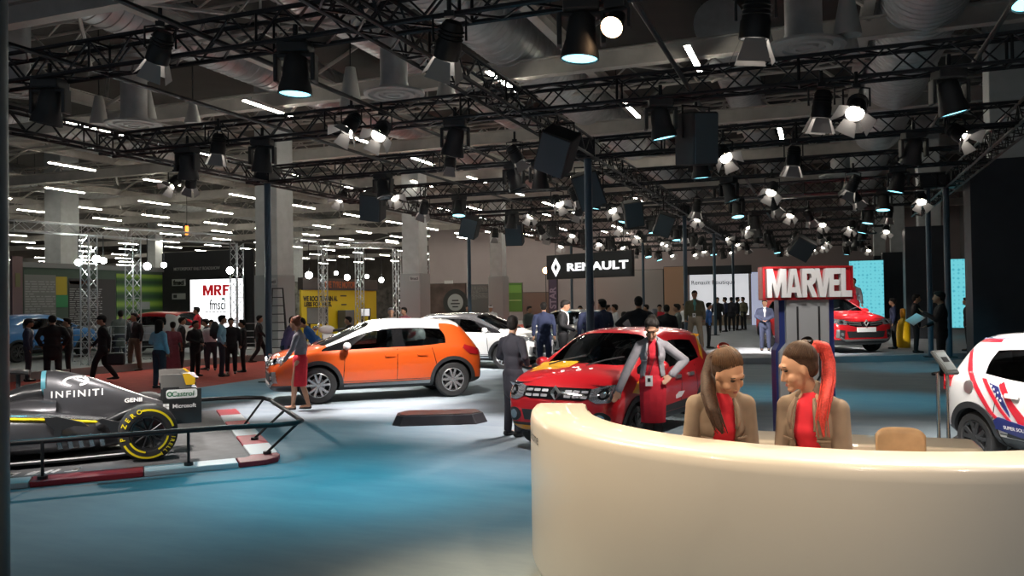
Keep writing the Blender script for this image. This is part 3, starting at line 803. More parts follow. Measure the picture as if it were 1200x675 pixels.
def diamond(root, o, s, U=(0, 1, 0), N=(1, 0, 0)):
    """the maker's open lozenge on the nose"""
    U, N, Zv = Vector(U), Vector(N), Vector((0, 0, 1)); o = Vector(o)
    outer = [(0, 1), (.72, .12), (.72, -.12), (0, -1), (-.72, -.12), (-.72, .12)]; inner = [(0, .52), (.30, 0), (.30, 0), (0, -.52), (-.30, 0), (-.30, 0)]
    mb = MB(); vs = []
    for d, k in ((0, outer), (0, inner)): pass
    V = lambda p, h: o + U * (p[0] * s) + Zv * (p[1] * s) + N * h
    n = 6; vs = [V(p, 0) for p in outer] + [V(((p[0] + q[0]) / 2, (p[1] + q[1]) / 2), .35 * s) for p, q in zip(outer, inner)] + [V(q, 0) for q in inner]
    fs = []
    for k in range(2):
        for i in range(n): fs.append((k * n + i, k * n + (i + 1) % n, (k + 1) * n + (i + 1) % n, (k + 1) * n + i))
    mb.add(vs, fs).build('badge', CM['silver'], root)

def detail_suv(root, c):
    f, sd, a, W, fa, ra, hood, belt = c['front'], c['side'], c['a'], c['W'], c['fa'], c['ra'], c['hood'], c['belt']; h = hood - .22; P = c['P']
    f('grille', [(-.56, h + .085), (-.3, h + .045), (.3, h + .045), (.56, h + .085), (.5, h - .03), (.3, h - .085), (-.3, h - .085), (-.5, h - .03)], CM['gloss'], .008)
    for s in (1, -1):
        f('grille_bar', [(s * .13, h + .02), (s * .52, h + .06), (s * .52, h + .035), (s * .13, h - .01)], CM['silver'], .016, .05)
        f('grille_bar', [(s * .13, h - .03), (s * .48, h - .005), (s * .47, h - .025), (s * .13, h - .055)], CM['silver'], .016, .05)
        hl = [(s * .50, h + .075), (s * .84, h + .15), (s * .845, h + .04), (s * .74, h - .02), (s * .54, h - .035)]
        f('headlight', hl, CM['lens'], .012, .05)
        f('headlight_core', ring2(s * .67, h + .045, .055, .045), CM['gloss'], .016, .04)
        sd('headlight', [(a - .36, h + .14), (a - .06, h + .10), (a - .06, h + .02), (a - .20, h + .0)], s, CM['lens'], .010, .05)
        q = [(s * .60, h - .17), (s * .80, h - .15), (s * .80, h - .35), (s * .62, h - .38)]
        f('fog_lamp_surround', q, CM['dark'], .012, .05)
        f('daylight_bar', [(s * .745, h - .15), (s * .80, h - .15), (s * .80, h - .36), (s * .745, h - .36)], CM['silver'], .02, .05)
        f('fog_lamp', ring2(s * .68, h - .27, .04, .04), CM['lens'], .022, .03)
        sd('tail_lamp', [(-a + .10, belt - .05), (-a + .40, belt + .035), (-a + .44, belt - .03), (-a + .30, belt - .15), (-a + .10, belt - .18)], s, CM['tail'], .012, .05)
        c['rear']('tail_lamp', [(s * .50, belt - .05), (s * .80, belt - .04), (s * .80, belt - .17), (s * .55, belt - .17)], CM['tail'], .012, .05)
    f('lower_grille', [(-.55, h - .20), (.55, h - .20), (.5, h - .36), (-.5, h - .36)], CM['dark'], .010)
    f('skid_plate', [(-.62, h - .40), (.62, h - .40), (.72, h - .33), (.74, h - .37), (.58, h - .45), (-.58, h - .45), (-.74, h - .37), (-.72, h - .33)], CM['silver'], .022)
    if P.get('plate'): f('number_plate', [(-.27, h - .22), (.27, h - .22), (.27, h - .10), (-.27, h - .10)], CM['plate'], .026, .1)
    diamond(root, (a - .0, 0, h + .01), .095)
    c['rear']('number_plate_recess', [(-.3, belt - .32), (.3, belt - .32), (.28, belt - .2), (-.28, belt - .2)], CM['dark'])
    c['top']('roof_rail', [(-.9, .62 * W / 2), (.1, .62 * W / 2), (.1, .66 * W / 2), (-.9, .66 * W / 2)], CM['dark'], .02, .1) if 0 else None
def detail_hatch(root, c):
    f, sd, a, W, fa, ra, hood, belt = c['front'], c['side'], c['a'], c['W'], c['fa'], c['ra'], c['hood'], c['belt']; h = hood - .23; P = c['P']
    f('grille', [(-.46, h + .08), (.46, h + .08), (.46, h - .035), (.36, h - .06), (-.36, h - .06), (-.46, h - .035)], CM['gloss'], .010)
    for s in (1, -1):
        for k in range(3):
            for q in range(2): f('grille_bar', [(s * (.12 + .11 * k), h + .055 - q * .06), (s * (.21 + .11 * k), h + .055 - q * .06), (s * (.21 + .11 * k), h + .025 - q * .06), (s * (.12 + .11 * k), h + .025 - q * .06)], CM['barm'], .016, .05)
        f('headlight', [(s * .46, h + .075), (s * .62, h + .12), (s * .755, h + .13), (s * .76, h + .0), (s * .70, h - .075), (s * .56, h - .085), (s * .46, h - .045)], CM['lens'], .014, .04)
        f('headlight_core', ring2(s * .63, h + .02, .065, .06), CM['gloss'], .019, .04)
        f('headlight_bulb', ring2(s * .63, h + .02, .035, .035), CM['lens'], .024, .03)
        sd('headlight', [(a - .34, h + .13), (a - .1, h + .12), (a - .1, h - .06), (a - .22, h - .04)], s, CM['lens'], .010, .05)
        f('fog_lamp_surround', ring2(s * .60, h - .27, .105, .085), CM['dark'], .012, .05)
        f('fog_lamp', ring2(s * .60, h - .27, .055, .055), CM['lens'], .02, .04)
        sd('tail_lamp', [(-a + .04, belt + .01), (-a + .22, belt + .03), (-a + .20, belt - .12), (-a + .10, belt - .17), (-a + .03, belt - .17)], s, CM['tail'], .016, .04)
        sd('side_moulding', [(fa - .55, c['g'] + .02), (ra + .5, c['g'] + .02), (ra + .55, c['g'] + .13), (fa - .55, c['g'] + .10)], s, CM['dark'], .012, .1)
    f('lower_grille', [(-.48, h - .20), (.48, h - .20), (.44, h - .33), (-.44, h - .33)], CM['dark'], .010)
    f('bumper_lip', [(-.66, h - .40), (.66, h - .40), (.60, h - .46), (-.60, h - .46)], CM['amber'] if P.get('accent') else CM['dark'], .018)
    diamond(root, (a - .03, 0, h + .01), .10)
    ant = MB().tube([(-.9, 0, c['H'] + .02), (-1.1, 0, c['H'] + .16)], .006, 5); ant.build('aerial', CM['dark'], root)

SUV = dict(L=4.12, W=1.78, H=1.54, fa=1.19, ra=-1.42, Rw=.35, hood=1.0, belt=1.0, zb=.20, detail=detail_suv, rf=.12, silverstrip=True)
HAT = dict(L=3.68, W=1.58, H=1.46, fa=1.14, ra=-1.27, Rw=.29, hood=.97, belt=.95, zb=.20, detail=detail_hatch, rf=.16, rake=.40, clad=.36, cowl=-.02, silver=False)
REDP = paint('cherry red paint', (.50, .012, .018)); WHP = paint('pearl white paint', (.78, .78, .78), 0)
ORP = paint('flame orange paint', (.60, .085, .010), .1)
def fwd(xc, d): return camang(xc, d)

# orange crossover
c0 = C2W(-2.82, 16.40, .006)
ocar = car('bright orange crossover with white roof standing broadside, nose to the left', c0, fwd(-.94, -.34), dict(SUV, paint=ORP, roof=WHP, mirror_roof=True))
# white crossover
c0 = C2W(-.95, 23.6, .006)
wcar = car('white crossover parked behind the orange car, nose to the right', c0, fwd(.90, -.44), dict(SUV, paint=WHP, roof=mat('white roof black', (.03, .03, .032), .2, coat=1)))
# red crossover on the show deck
c0 = C2W(9.9, 26.2, .18)
rcar = car('red crossover with white number plate standing on the show deck beside the big letters sign', c0, fwd(.22, -.98), dict(SUV, paint=REDP, roof=REDP, plate=True), sc=1.15)
# red hatchback
ORY = mat('yellow decal', (.85, .42, .02), .3, coat=1)
def detail_red(root, c):
    detail_hatch(root, c)
    rr = random.Random(3)
    c['top']('bonnet_splash_decal', [(1.42, -.60), (1.30, -.46), (1.34, -.30), (1.18, -.16), (1.0, -.10), (.98, -.28), (.95, -.45), (1.0, -.66), (1.1, -.64), (1.2, -.70), (1.28, -.62)], ORY, .004, .05, 'yellow splash decal on the bonnet')
    for x, y, s in ((1.36, .08, .05), (1.25, .2, .035), (1.45, -.1, .04), (1.2, -.02, .03)):
        c['top']('bonnet_spot_decal', ring2(x, y, s, s * .7, 7), mat('pale decal', (.8, .75, .7), .4), .004, .05)
    c['side']('door_splash_decal', [(.62, .62), (.75, .70), (.9, .86), (.66, .93), (.60, .80), (.5, .74)], 1, ORY, .004, .05, 'yellow splash decal on the front door')
    c['side']('wing_splash_decal', [(1.05, .70), (.86, .78), (.9, .90), (1.15, .86), (1.3, .74)], 1, ORY, .004, .05)
    c['side']('rear_pillar_decal', [(-1.25, .98), (-1.50, 1.34), (-1.38, 1.42), (-1.1, 1.40), (-1.15, 1.34), (-1.36, 1.33), (-1.2, 1.05)], 1, ORY, .005, .05, 'yellow stripe on the rear pillar')
    c['side']('door_emblem_decal', [(-.1, .52), (-.3, .53), (-.42, .60), (-.2, .61), (-.1, .57)], 1, mat('silver decal', (.7, .68, .68), .3), .004, .05)
    c['side']('fuel_cap', ring2(-1.28, .84, .07, .07), 1, REDP, .008, .05)
c0 = C2W(1.50, 11.45, .006)
kcar = car('cherry red small hatchback with yellow splash on its bonnet behind the reception counter', c0, fwd(-.545, -.84), dict(HAT, paint=REDP, roof=REDP, detail=detail_red, accent=True, handle=CM['silver']))
# white hatchback, rear three quarters, right edge
BLU = mat('navy decal', (.02, .03, .16), .3, coat=1); RDE = mat('red decal', (.62, .02, .04), .3, coat=1)
def detail_white(root, c):
    detail_hatch(root, c); sd = c['side']; s = -1; a = c['a']
    sd('red_stripe_decal', [(-1.50, 1.30), (-1.46, 1.33), (-1.30, 1.04), (-.95, .62), (-.7, .44), (-.76, .44), (-1.02, .62), (-1.38, 1.04)], s, RDE, .005, .06, 'red stripe across the rear flank')
    sd('red_stripe_decal', [(-1.12, .97), (-1.06, .97), (-.80, .66), (-.62, .50), (-.60, .56), (-.72, .70), (-.86, .92), (-.80, .96), (-.66, .76), (-.5, .62), (-.5, .52), (-.62, .46), (-.84, .64)], s, RDE, .006, .06)
    sd('navy_panel_decal', [(-1.0, .93), (-.87, .90), (-.72, .66), (-.70, .60), (-.80, .70)], s, BLU, .007, .05, 'navy starred wedge on the rear door')
    rr = random.Random(9)
    for x, z in ((-.96, .90), (-.92, .87), (-.90, .82), (-.86, .84), (-.86, .78), (-.82, .76), (-.80, .81)):
        sd('star_decal', [(x + (.016 if k % 2 == 0 else .007) * math.sin(k * PI / 5), z + (.016 if k % 2 == 0 else .007) * math.cos(k * PI / 5)) for k in range(10)], s, CM['plate'], .010, .03)
    sd('roof_stripe_decal', [(-1.42, 1.385), (-1.0, 1.40), (-1.0, 1.365), (-1.42, 1.35)], s, RDE, .006, .06); sd('roof_stripe_decal', [(-1.30, 1.42), (-.9, 1.43), (-.9, 1.405), (-1.3, 1.395)], s, BLU, .006, .06)
    sd('roof_stripe_decal', [(-1.62, 1.30), (-1.50, 1.39), (-1.46, 1.36), (-1.56, 1.26)], s, BLU, .006, .06)
    sd('door_nameplate', [(-.92, .45), (-.2, .36), (-.2, .50), (-.86, .58), (-.93, .54)], s, BLU, .016, .06, 'navy panel with white lettering low on the door')
    q = c['bvh']
    def fn(x, y):
        p = Vector((x - .58, -2, y + .485)); h = q.ray_cast(p, Vector((0, 1, 0))); t = h[3] if h[0] is not None else 1.2
        return p + Vector((0, t - .024, 0))
    letters('nameplate_lettering', 'SUPER SOLDIER', CM['plate'], root, (0, 0, 0), X3, Z3, width=.40, height=.036, bold=.02, fn=fn)
    sd('fuel_cap', ring2(-1.31, .86, .075, .075), s, CM['silver'], .010, .04, 'round silver fuel cap')
X3, Z3 = (1, 0, 0), (0, 0, 1)
c0 = C2W(6.08, 7.92, .006)
vcar = car('white small hatchback with red and navy stripes at the right edge, seen from behind', c0, fwd(.15, -.989), dict(HAT, paint=WHP, roof=WHP, detail=detail_white))
# ================================================================== people
SKIN = [mat('skin warm', (.50, .27, .17), .5), mat('skin tan', (.36, .19, .115), .5), mat('skin deep', (.22, .115, .07), .5)]
HAIRB = mat('black hair', (.010, .008, .007), .7, spec=.25); HAIRD = mat('brown hair', (.040, .018, .010), .6, 0, .4, 90, spec=.3); HAIRR = mat('red dyed hair', (.52, .045, .035), .6, 0, .3, 90, spec=.3); HAIRA = mat('auburn hair', (.14, .045, .02), .6, 0, .3, 60, spec=.3)
SHOE = mat('black shoe leather', (.012, .012, .012), .3)
def cloth(name, c, r=.85): return mat(name, c, r, 0, .08, 14)
CL = dict(black=cloth('black suit cloth', (.012, .012, .015)), navy=cloth('navy suit cloth', (.022, .03, .075)), grey=cloth('charcoal suit cloth', (.024, .023, .033)), beige=cloth('beige jacket cloth', (.235, .175, .13)), red=cloth('red dress cloth', (.66, .02, .04)),
          skyblue=cloth('sky blue knit', (.22, .46, .60)), pink=cloth('dull pink cloth', (.30, .09, .12)), purple=cloth('muted purple shirt', (.13, .10, .22)), blue=cloth('blue shirt', (.03, .14, .42)), brown=cloth('brown trousers', (.12, .085, .06)),
          olive=cloth('olive jacket', (.10, .09, .05)), teal=cloth('teal shirt', (.07, .28, .26)), khaki=cloth('khaki trousers', (.27, .22, .16)), lgrey=cloth('light grey jacket', (.30, .285, .31)), mgrey=cloth('grey knit', (.21, .21, .24)), green=cloth('grey green coat', (.10, .12, .11)), white=cloth('white shirt', (.7, .7, .72)), jeans=cloth('dark jeans', (.03, .035, .05)), steel=cloth('steel blue suit', (.032, .04, .08)), cyan=cloth('cyan shirt', (.15, .45, .55)))
ARMS = dict(down=((-.03, .245, 1.16), (.03, .25, .90)), front=((-.02, .27, 1.17), (.24, .06, 1.04)), back=((-.10, .26, 1.17), (-.17, .05, .98)), hip=((-.10, .40, 1.19), (.02, .19, 1.05)), pocket=((-.07, .28, 1.17), (.05, .21, .95)),
            phone=((.07, .25, 1.17), (.28, .10, 1.32)), desk=((.10, .27, 1.17), (.34, .12, 1.10)), reach=((.16, .24, 1.20), (.40, .26, 1.04)), swing=((-.12, .25, 1.17), (-.12, .26, .91)), fwdswing=((.06, .25, 1.16), (.22, .24, .96)))
LEGS = dict(stand=(((.01, .10, .50), (-.02, .105, .085)), ((.01, -.10, .50), (-.02, -.105, .085))), walk=(((.17, .09, .53), (.24, .09, .11)), ((-.04, -.09, .50), (-.27, -.09, .14))), apart=(((.02, .14, .50), (-.01, .18, .085)), ((.02, -.14, .50), (-.01, -.18, .085))), close=(((.02, .06, .50), (-.01, .045, .085)), ((.02, -.06, .50), (-.01, -.045, .085))))
def cut_hem(o, z):
    bm = bmesh.new(); bm.from_mesh(o.data)
    bmesh.ops.bisect_plane(bm, geom=bm.verts[:] + bm.edges[:] + bm.faces[:], plane_co=(0, 0, z), plane_no=(0, 0, -1), clear_outer=True)
    bm.to_mesh(o.data); bm.free()
    for p in o.data.polygons: p.use_smooth = True
def person(label, loc, rz, H=1.75, arms=('down', 'down'), legs='stand', top='black', bottom='black', kind='suit', lean=0, side=0, head=(0, 0, 0), skin=1, hair='short', hairm=None, female=False, vox=.022, group=None, shirt=None, fine=False, hem=.46, badge=False, tights=None, twist=0, cap=None, shoes=True, knee=None):
    k = H / 1.75; root = thing('person', label, 'person', loc, rz, group)
    V3 = lambda p: Vector(p)
    piv = V3((0, 0, .95)); LR = Matrix.Rotation(twist, 3, 'Z') @ Matrix.Rotation(lean, 3, 'Y') @ Matrix.Rotation(side, 3, 'X')
    up = lambda p: (piv + LR @ (V3(p) - piv)) * k
    lo = lambda p: V3(p) * k
    sw = (.15 if fine else .16) if female else .19
    npv = V3((-.005, 0, 1.52)); HR = Matrix.Rotation(head[0], 3, 'Z') @ Matrix.Rotation(head[1], 3, 'Y') @ Matrix.Rotation(head[2], 3, 'X')
    HC = V3((.03, 0, 1.632))
    hd = lambda p: (piv + LR @ (npv + HR @ (HC + V3(p) - npv) - piv)) * k
    hm = LR @ HR
    E = lambda c, r, m=None: ('e', c, tuple(x * k for x in r), m)
    C = lambda a, b, r0, r1, fl=None: ('c', a, b, r0 * k, r1 * k, fl) if fl else ('c', a, b, r0 * k, r1 * k)
    A = []
    for i, s in ((0, 1), (1, -1)):
        e, w = ARMS[arms[i]] if isinstance(arms[i], str) else arms[i]
        sh = V3((-.01, s * sw, 1.38 if female else 1.395))
        dy = (sw - .19) * s
        A.append((up(sh), up((e[0], s * e[1] + dy, e[2])), up((w[0], s * w[1] + dy * .5, w[2]))))
    LG = []
    for i, s in ((0, 1), (1, -1)):
        kn, an = LEGS[legs][i] if isinstance(legs, str) else legs[i]
        LG.append((lo((0, s * .088, .92)), lo(kn), lo(an)))
    # one continuous body
    b = [E(hd((-.008, 0, .022)), (.096, .077, .103), hm), E(hd((.028, 0, -.045)), (.066, .060, .072), hm), C(up((-.02, 0, 1.44)), hd((-.012, 0, -.05)), .058 if not female else .05, .054 if not female else .046)]
    b += [C(hd((.088, 0, .012)), hd((.108, 0, -.030)), .010, .014), E(hd((.082, 0, -.098)), (.022, .026, .02), hm), E(hd((.0, .078, -.01)), (.018, .009, .03), hm), E(hd((.0, -.078, -.01)), (.018, .009, .03), hm)]
    if fine:
        b += [C(hd((.082, -.03, .042)), hd((.082, .03, .042)), .014, .014), E(hd((.062, .040, -.035)), (.03, .024, .03), hm), E(hd((.062, -.040, -.035)), (.03, .024, .03), hm), E(hd((.090, 0, -.066)), (.012, .022, .011), hm), E(hd((.100, .012, -.034)), (.008, .008, .007), hm), E(hd((.100, -.012, -.034)), (.008, .008, .007), hm)]
    b += [E(up((0, 0, 1.30)), (.095, .145 if not female else .12, .19), LR), E(up((0, 0, 1.08)), (.085, .125 if not female else .10, .16), LR), E(lo((0, 0, .94)), (.10, .145, .12)), C(up((-.01, sw, 1.395)), up((-.01, -sw, 1.395)), .045, .045), C(up((0, 0, 1.2)), lo((0, 0, .95)), .09, .1)]
    for (sh, el, wr), s in zip(A, (1, -1)):
        b += [C(sh, el, .048, .040), C(el, wr, .038, .026)]
        d = (wr - el).normalized(); sd = LR @ V3((0, s, 0)); sd = (sd - d * sd.dot(d)).normalized(); nn = d.cross(sd)
        pc = wr + d * (.012 * k); pe = wr + d * (.082 * k)
        for q in (-1, 0, 1): b.append(C(pc + sd * (q * .016 * k), pe + sd * (q * .022 * k), .014, .0145))
        for q, L in ((-1.5, .058), (-.5, .074), (.5, .078), (1.5, .068)):
            p0 = pe + sd * (q * .0165 * k); bend = nn * (.012 * k * s)
            p1 = p0 + d * (L * .55 * k) + bend * .6; p2 = p1 + d * (L * .5 * k) + bend * 1.6
            b += [C(p0, p1, .0088, .0082), C(p1, p2, .0082, .0072)]
        t0 = wr + d * (.03 * k) - sd * (.026 * k); t1 = t0 + (d * .032 - sd * .022) * k; t2 = t1 + (d * .030 - sd * .004) * k
        b += [C(t0, t1, .0115, .010), C(t1, t2, .010, .0085)]
    for (hp, kn, an), s in zip(LG, (1, -1)):
        b += [C(hp, kn, .082, .054), C(kn + V3((0, 0, .0)), kn.lerp(an, .35) + V3((-.012, 0, 0)) * k, .052, .054), C(kn.lerp(an, .35) + V3((-.012, 0, 0)) * k, an, .054, .036), C(an + V3((-.02, 0, -.03)) * k, an + V3((.15, 0, -.045)) * k, .036, .026)]
    body = clay('body', b, SKIN[skin], root, vox if not fine else .0062, 2)
    body['label'] = 'skin of face, hands and neck'
    cv = vox
    topm = CL[top]; botm = CL[bottom]
    bw = .02
    def sleeves(r=1.0, to=1.0):
        o = []
        for sh, el, wr in A:
            w2 = el.lerp(wr, to * .97); o += [C(sh, el, .066 * r, .056 * r), C(el, w2, .056 * r, .044 * r), E(sh, (.068 * r, .064 * r, .064 * r))]
        return o
    cw = .165 if not female else .135
    if kind in ('suit', 'jacket', 'knit', 'coat'):
        j = [E(up((0, 0, 1.29)), (.125, cw + .025, .20), LR), E(up((0, 0, 1.10)), (.118, cw + .0, .17), LR), C(up((-.01, sw - .02, 1.39)), up((-.01, .02 - sw, 1.39)), .060, .060), C(up((-.015, .05, 1.455)), up((-.01, sw - .01, 1.405)), .040, .052), C(up((-.015, -.05, 1.455)), up((-.01, .01 - sw, 1.405)), .040, .052), C(up((-.02, 0, 1.43)), up((-.02, 0, 1.475)), .075, .062)] + sleeves()
        if kind in ('suit', 'coat'): j += [C(lo((0, 0, 1.08)), lo((0, 0, .86 if kind == 'suit' else .70)), .15, .172, ((1, 0, 0), .72))]
        else: j += [C(lo((0, 0, 1.06)), lo((0, 0, .97)), .145, .155, ((1, 0, 0), .74))]
        clay('jacket' if kind != 'knit' else 'jumper', j, topm, root, cv if not fine else .009, 3)
        if shirt:
            clay('shirt_front', [E(up((.085, 0, 1.36)), (.05, .05, .11), LR), E(up((.09, 0, 1.26)), (.046, .028, .13), LR), C(up((-.0, 0, 1.455)), up((.0, 0, 1.495)), .062, .058)], CL[shirt], root, min(cv, .014), 1)
    if kind == 'opencoat':                                   # short jacket worn open over a dress
        j = [E(up((-.005, 0, 1.28)), (.126, .150, .18), LR), E(up((-.005, 0, 1.12)), (.116, .136, .16), LR), C(up((-.005, 0, 1.12)), up((-.0, 0, 1.03)), .135, .150, ((1, 0, 0), .82)),
             E(up((.045, 0, 1.26)), (.092, .130, .085), LR), C(up((-.01, sw - .03, 1.385)), up((-.01, .03 - sw, 1.385)), .056, .056), C(up((-.02, .045, 1.45)), up((-.01, sw - .02, 1.39)), .036, .044), C(up((-.02, -.045, 1.45)), up((-.01, .02 - sw, 1.39)), .036, .044), C(up((-.03, 0, 1.44)), up((-.03, 0, 1.475)), .064, .058)]
        for sh, el, wr in A: j += [C(sh, el, .053, .047), C(el, el.lerp(wr, .95), .047, .038), E(sh, (.056, .053, .054))]
        jo = clay('jacket', j, topm, root, cv if not fine else .0075, 3)
        # worn open: the front gap narrows to the top button and widens again to the cut away hem
        bm = bmesh.new(); bm.from_mesh(jo.data); iv = LR.inverted(); kill = []
        for f_ in bm.faces:
            q = piv + iv @ (f_.calc_center_median() / k - piv)
            z = q.z; wgap = .062 + .25 * max(0, 1.30 - z) ** 1.6 if z < 1.30 else .062 - .05 * (z - 1.30)
            if q.x > .02 and abs(q.y) < wgap and z < 1.56 and z > .9: kill.append(f_)
            elif z < 1.02 and abs(q.y) < .13 : kill.append(f_)
        arm = [(a_[1], a_[2]) for a_ in A]
        def near_arm(p):
            for a_, b_ in arm + [(q_[0], q_[1]) for q_ in A]:
                d_ = b_ - a_; t_ = max(0, min(1, (p - a_).dot(d_) / d_.length_squared))
                if (p - a_ - d_ * t_).length < .075 * k: return True
            return False
        bmesh.ops.delete(bm, geom=[f_ for f_ in kill if not near_arm(f_.calc_center_median())], context='FACES')
        bm.to_mesh(jo.data); bm.free()
        so = jo.modifiers.new('cloth', 'SOLIDIFY'); so.thickness = .008; so.offset = 1
        if fine:
            for s in (1, -1):
                lp = [(.085, s * .052, 1.455), (.128, s * .070, 1.40), (.146, s * .078, 1.34), (.150, s * .068, 1.28)]
                MB().tube([up(p) for p in lp], [.010 * k, .014 * k, .013 * k, .006 * k], 8).build('lapel', topm, root, smooth=179)
                MB().box(up((.118, s * .105, 1.22)), (.008, .075 * k, .008), LR @ Matrix.Rotation(s * .5, 3, 'Z')).build('pocket_welt', topm, root)
        d = [E(up((.0, 0, 1.28)), (.118, .125, .20), LR), E(up((0, 0, 1.08)), (.105, .12, .16), LR), C(up((.01, 0, 1.39)), up((.0, 0, 1.435)), .085, .062)]
        d += [E(up((.045, 0, 1.265)), (.085, .118, .075), LR)]
        d += [E(lo((0, 0, .93)), (.135, .170, .14)), C(lo((0, 0, .93)), lo((.015, 0, hem - .02)), .168, .150, ((1, 0, 0), .80))]
        cut_hem(clay('dress', d, botm, root, cv if not fine else .008, 3), hem * k)
    if kind == 'knit_skirt':
        j = [E(up((0, 0, 1.29)), (.115, cw + .01, .19), LR), E(up((0, 0, 1.10)), (.105, .125, .16), LR), C(up((-.01, sw - .02, 1.39)), up((-.01, .02 - sw, 1.39)), .052, .052), C(up((-.015, .04, 1.45)), up((-.01, sw - .01, 1.40)), .036, .046), C(up((-.015, -.04, 1.45)), up((-.01, .01 - sw, 1.40)), .036, .046), C(up((-.02, 0, 1.43)), up((-.015, 0, 1.465)), .062, .056)] + sleeves(.88)
        clay('jumper', j, topm, root, cv, 3)
    if kind in ('knit_skirt', 'sari'):
        cut_hem(clay('skirt', [E(lo((0, 0, .95)), (.132, .165, .13)), C(lo((0, 0, .93)), lo((.01, 0, hem - .01 if hem > .1 else .12)), .166, .150 if kind == 'knit_skirt' else .24, ((1, 0, 0), .82))], botm, root, cv, 2), hem * k)
    if kind == 'sari':
        clay('sari_drape', [E(up((0, 0, 1.28)), (.12, .16, .2), LR), E(up((0, 0, 1.08)), (.11, .14, .17), LR), C(up((-.05, .14, 1.42)), up((-.12, .10, .8)), .07, .1), C(up((-.01, sw, 1.39)), up((-.01, -sw, 1.39)), .055, .055)] + sleeves(.9, .2), topm, root, cv, 2)
    if kind in ('suit', 'jacket', 'knit', 'coat'):
        tr = [E(lo((0, 0, .94)), (.125, .160, .13))]
        for hp, kn, an in LG: tr += [C(hp, kn, .098, .074), C(kn, an + V3((0, 0, .01)), .074, .060)]
        clay('trousers', tr, botm, root, cv if not fine else .012, 2)
    if tights:
        tr = []
        for hp, kn, an in LG: tr += [C(kn + V3((0, 0, .12)) * k, kn, .068, .058), C(kn, kn.lerp(an, .35) + V3((-.012, 0, 0)) * k, .056, .058), C(kn.lerp(an, .35) + V3((-.012, 0, 0)) * k, an, .058, .04)]
        clay('tights', tr, tights, root, min(cv, .014), 1)
    for (hp, kn, an), s in zip(LG, (1, -1)):
        if female and kind in ('knit_skirt', 'opencoat'):
            clay('shoe', [C(an + V3((-.035, 0, -.055)) * k, an + V3((.06, 0, -.062)) * k, .030, .030), C(an + V3((.06, 0, -.062)) * k, an + V3((.165, 0, -.068)) * k, .034, .022, ((0, 0, 1), .7)), C(an + V3((-.04, 0, -.05)) * k, an + V3((-.045, 0, -.080)) * k, .018, .010)], SHOE, root, .011, 1)
        else:
            clay('shoe', [C(an + V3((-.045, 0, -.042)) * k, an + V3((.05, 0, -.045)) * k, .044, .046), C(an + V3((.05, 0, -.05)) * k, an + V3((.175, 0, -.058)) * k, .045, .034, ((0, 0, 1), .75))], SHOE, root, min(vox, .016), 1)
    hmat = hairm or HAIRB
    hv = vox if not fine else .007
    if hair:
        h = [E(hd((-.026, 0, .045) if hair != 'pony' else (-.037, 0, .050)), (.100, .085, .098), hm), E(hd((-.055, 0, -.0)), (.062, .080, .08), hm)]
        if hair == 'short': h += [E(hd((.02, 0, .10)), (.07, .066, .04), hm)]
        if hair == 'swept': h += [E(hd((.02, 0, .095)), (.07, .07, .045), hm), E(hd((-.04, .0, .1)), (.075, .07, .05), hm)]
        if hair in ('bun',): h += [E(hd((-.10, 0, .085)), (.055, .055, .05), hm)]
        if hair == 'long': h += [C(hd((-.07, 0, .02)), hd((-.09, 0, -.22)), .085, .07, (hm @ V3((1, 0, 0)), .6)), C(hd((-.03, .075, .03)), hd((-.05, .08, -.2)), .03, .035), C(hd((-.03, -.075, .03)), hd((-.05, -.08, -.2)), .03, .035)]
        if hair == 'pony': h += [E(hd((-.085, 0, .11)), (.035, .035, .035), hm)]
        clay('hair', h, hmat, root, min(hv, .016), 1 if not fine else 2)
    if cap: clay('cap', [E(hd((-.012, 0, .055)), (.108, .090, .088), hm), C(hd((.06, 0, .06)), hd((.145, 0, .045)), .05, .04, (hm @ V3((0, 0, 1)), .25))], cap, root, .014, 1)
    if badge:
        q = up((.135, -.02, 1.02)) if badge is True else up(badge)
        MB().box(q, (.008, .085 * k, .125 * k), LR).build('badge', K['white'], root)
        MB().box(q + LR @ V3((.006, 0, .01)), (.004, .035 * k, .045 * k), LR).build('badge_photo', K['dark'], root)
        MB().tube([q + LR @ V3((0, 0, .06)), up((.125, .04, 1.30)), up((.05, .06, 1.48))], .004, 4).tube([q + LR @ V3((0, 0, .06)), up((.125, -.04, 1.30)), up((.05, -.06, 1.48))], .004, 4).build('lanyard', K['dark'], root)
    root['_h'] = 1
    return root, dict(hd=hd, hm=hm, up=up, lo=lo, k=k, A=A)
def face_parts(root, I, eye=(.02, .012, .008), lip=(.42, .10, .10)):
    hd, hm, k = I['hd'], I['hm'], I['k']; em = mat('dark iris', (.015, .01, .008), .15); bm_ = mat('eyebrow', (.03, .016, .01), .7)
    lm = mat('lip colour', lip, .4)
    for s in (1, -1):
        MB().ball(hd((.0805, s * .031, .018)), (.011 * k, .0145 * k, .0065 * k), 12, 8, hm).build('eye', em, root, smooth=179)
        MB().ball(hd((.0835, s * .031, .0240)), (.010 * k, .0155 * k, .0013 * k), 12, 8, hm).build('eyelid', bm_, root, smooth=179)
        MB().tube([hd((.090, s * .016, .044)), hd((.0905, s * .032, .049)), hd((.079, s * .050, .042))], [.003 * k, .0038 * k, .0018 * k], 6).build('eyebrow', bm_, root, smooth=179)
    MB().ball(hd((.0965, 0, -.0635)), (.007 * k, .018 * k, .0045 * k), 12, 8, hm).ball(hd((.0975, 0, -.0695)), (.0075 * k, .016 * k, .0055 * k), 12, 8, hm).build('lips', lm, root, smooth=179)
def at_foot(px, yf, z=.006): return PZ(px, yf, z)
def hgt(px, yh, p):
    d = (Vector((p.x, p.y, 0)) - Vector((0, 0, 0))).dot(FWD); return PD(px, yh, d).z - p.z
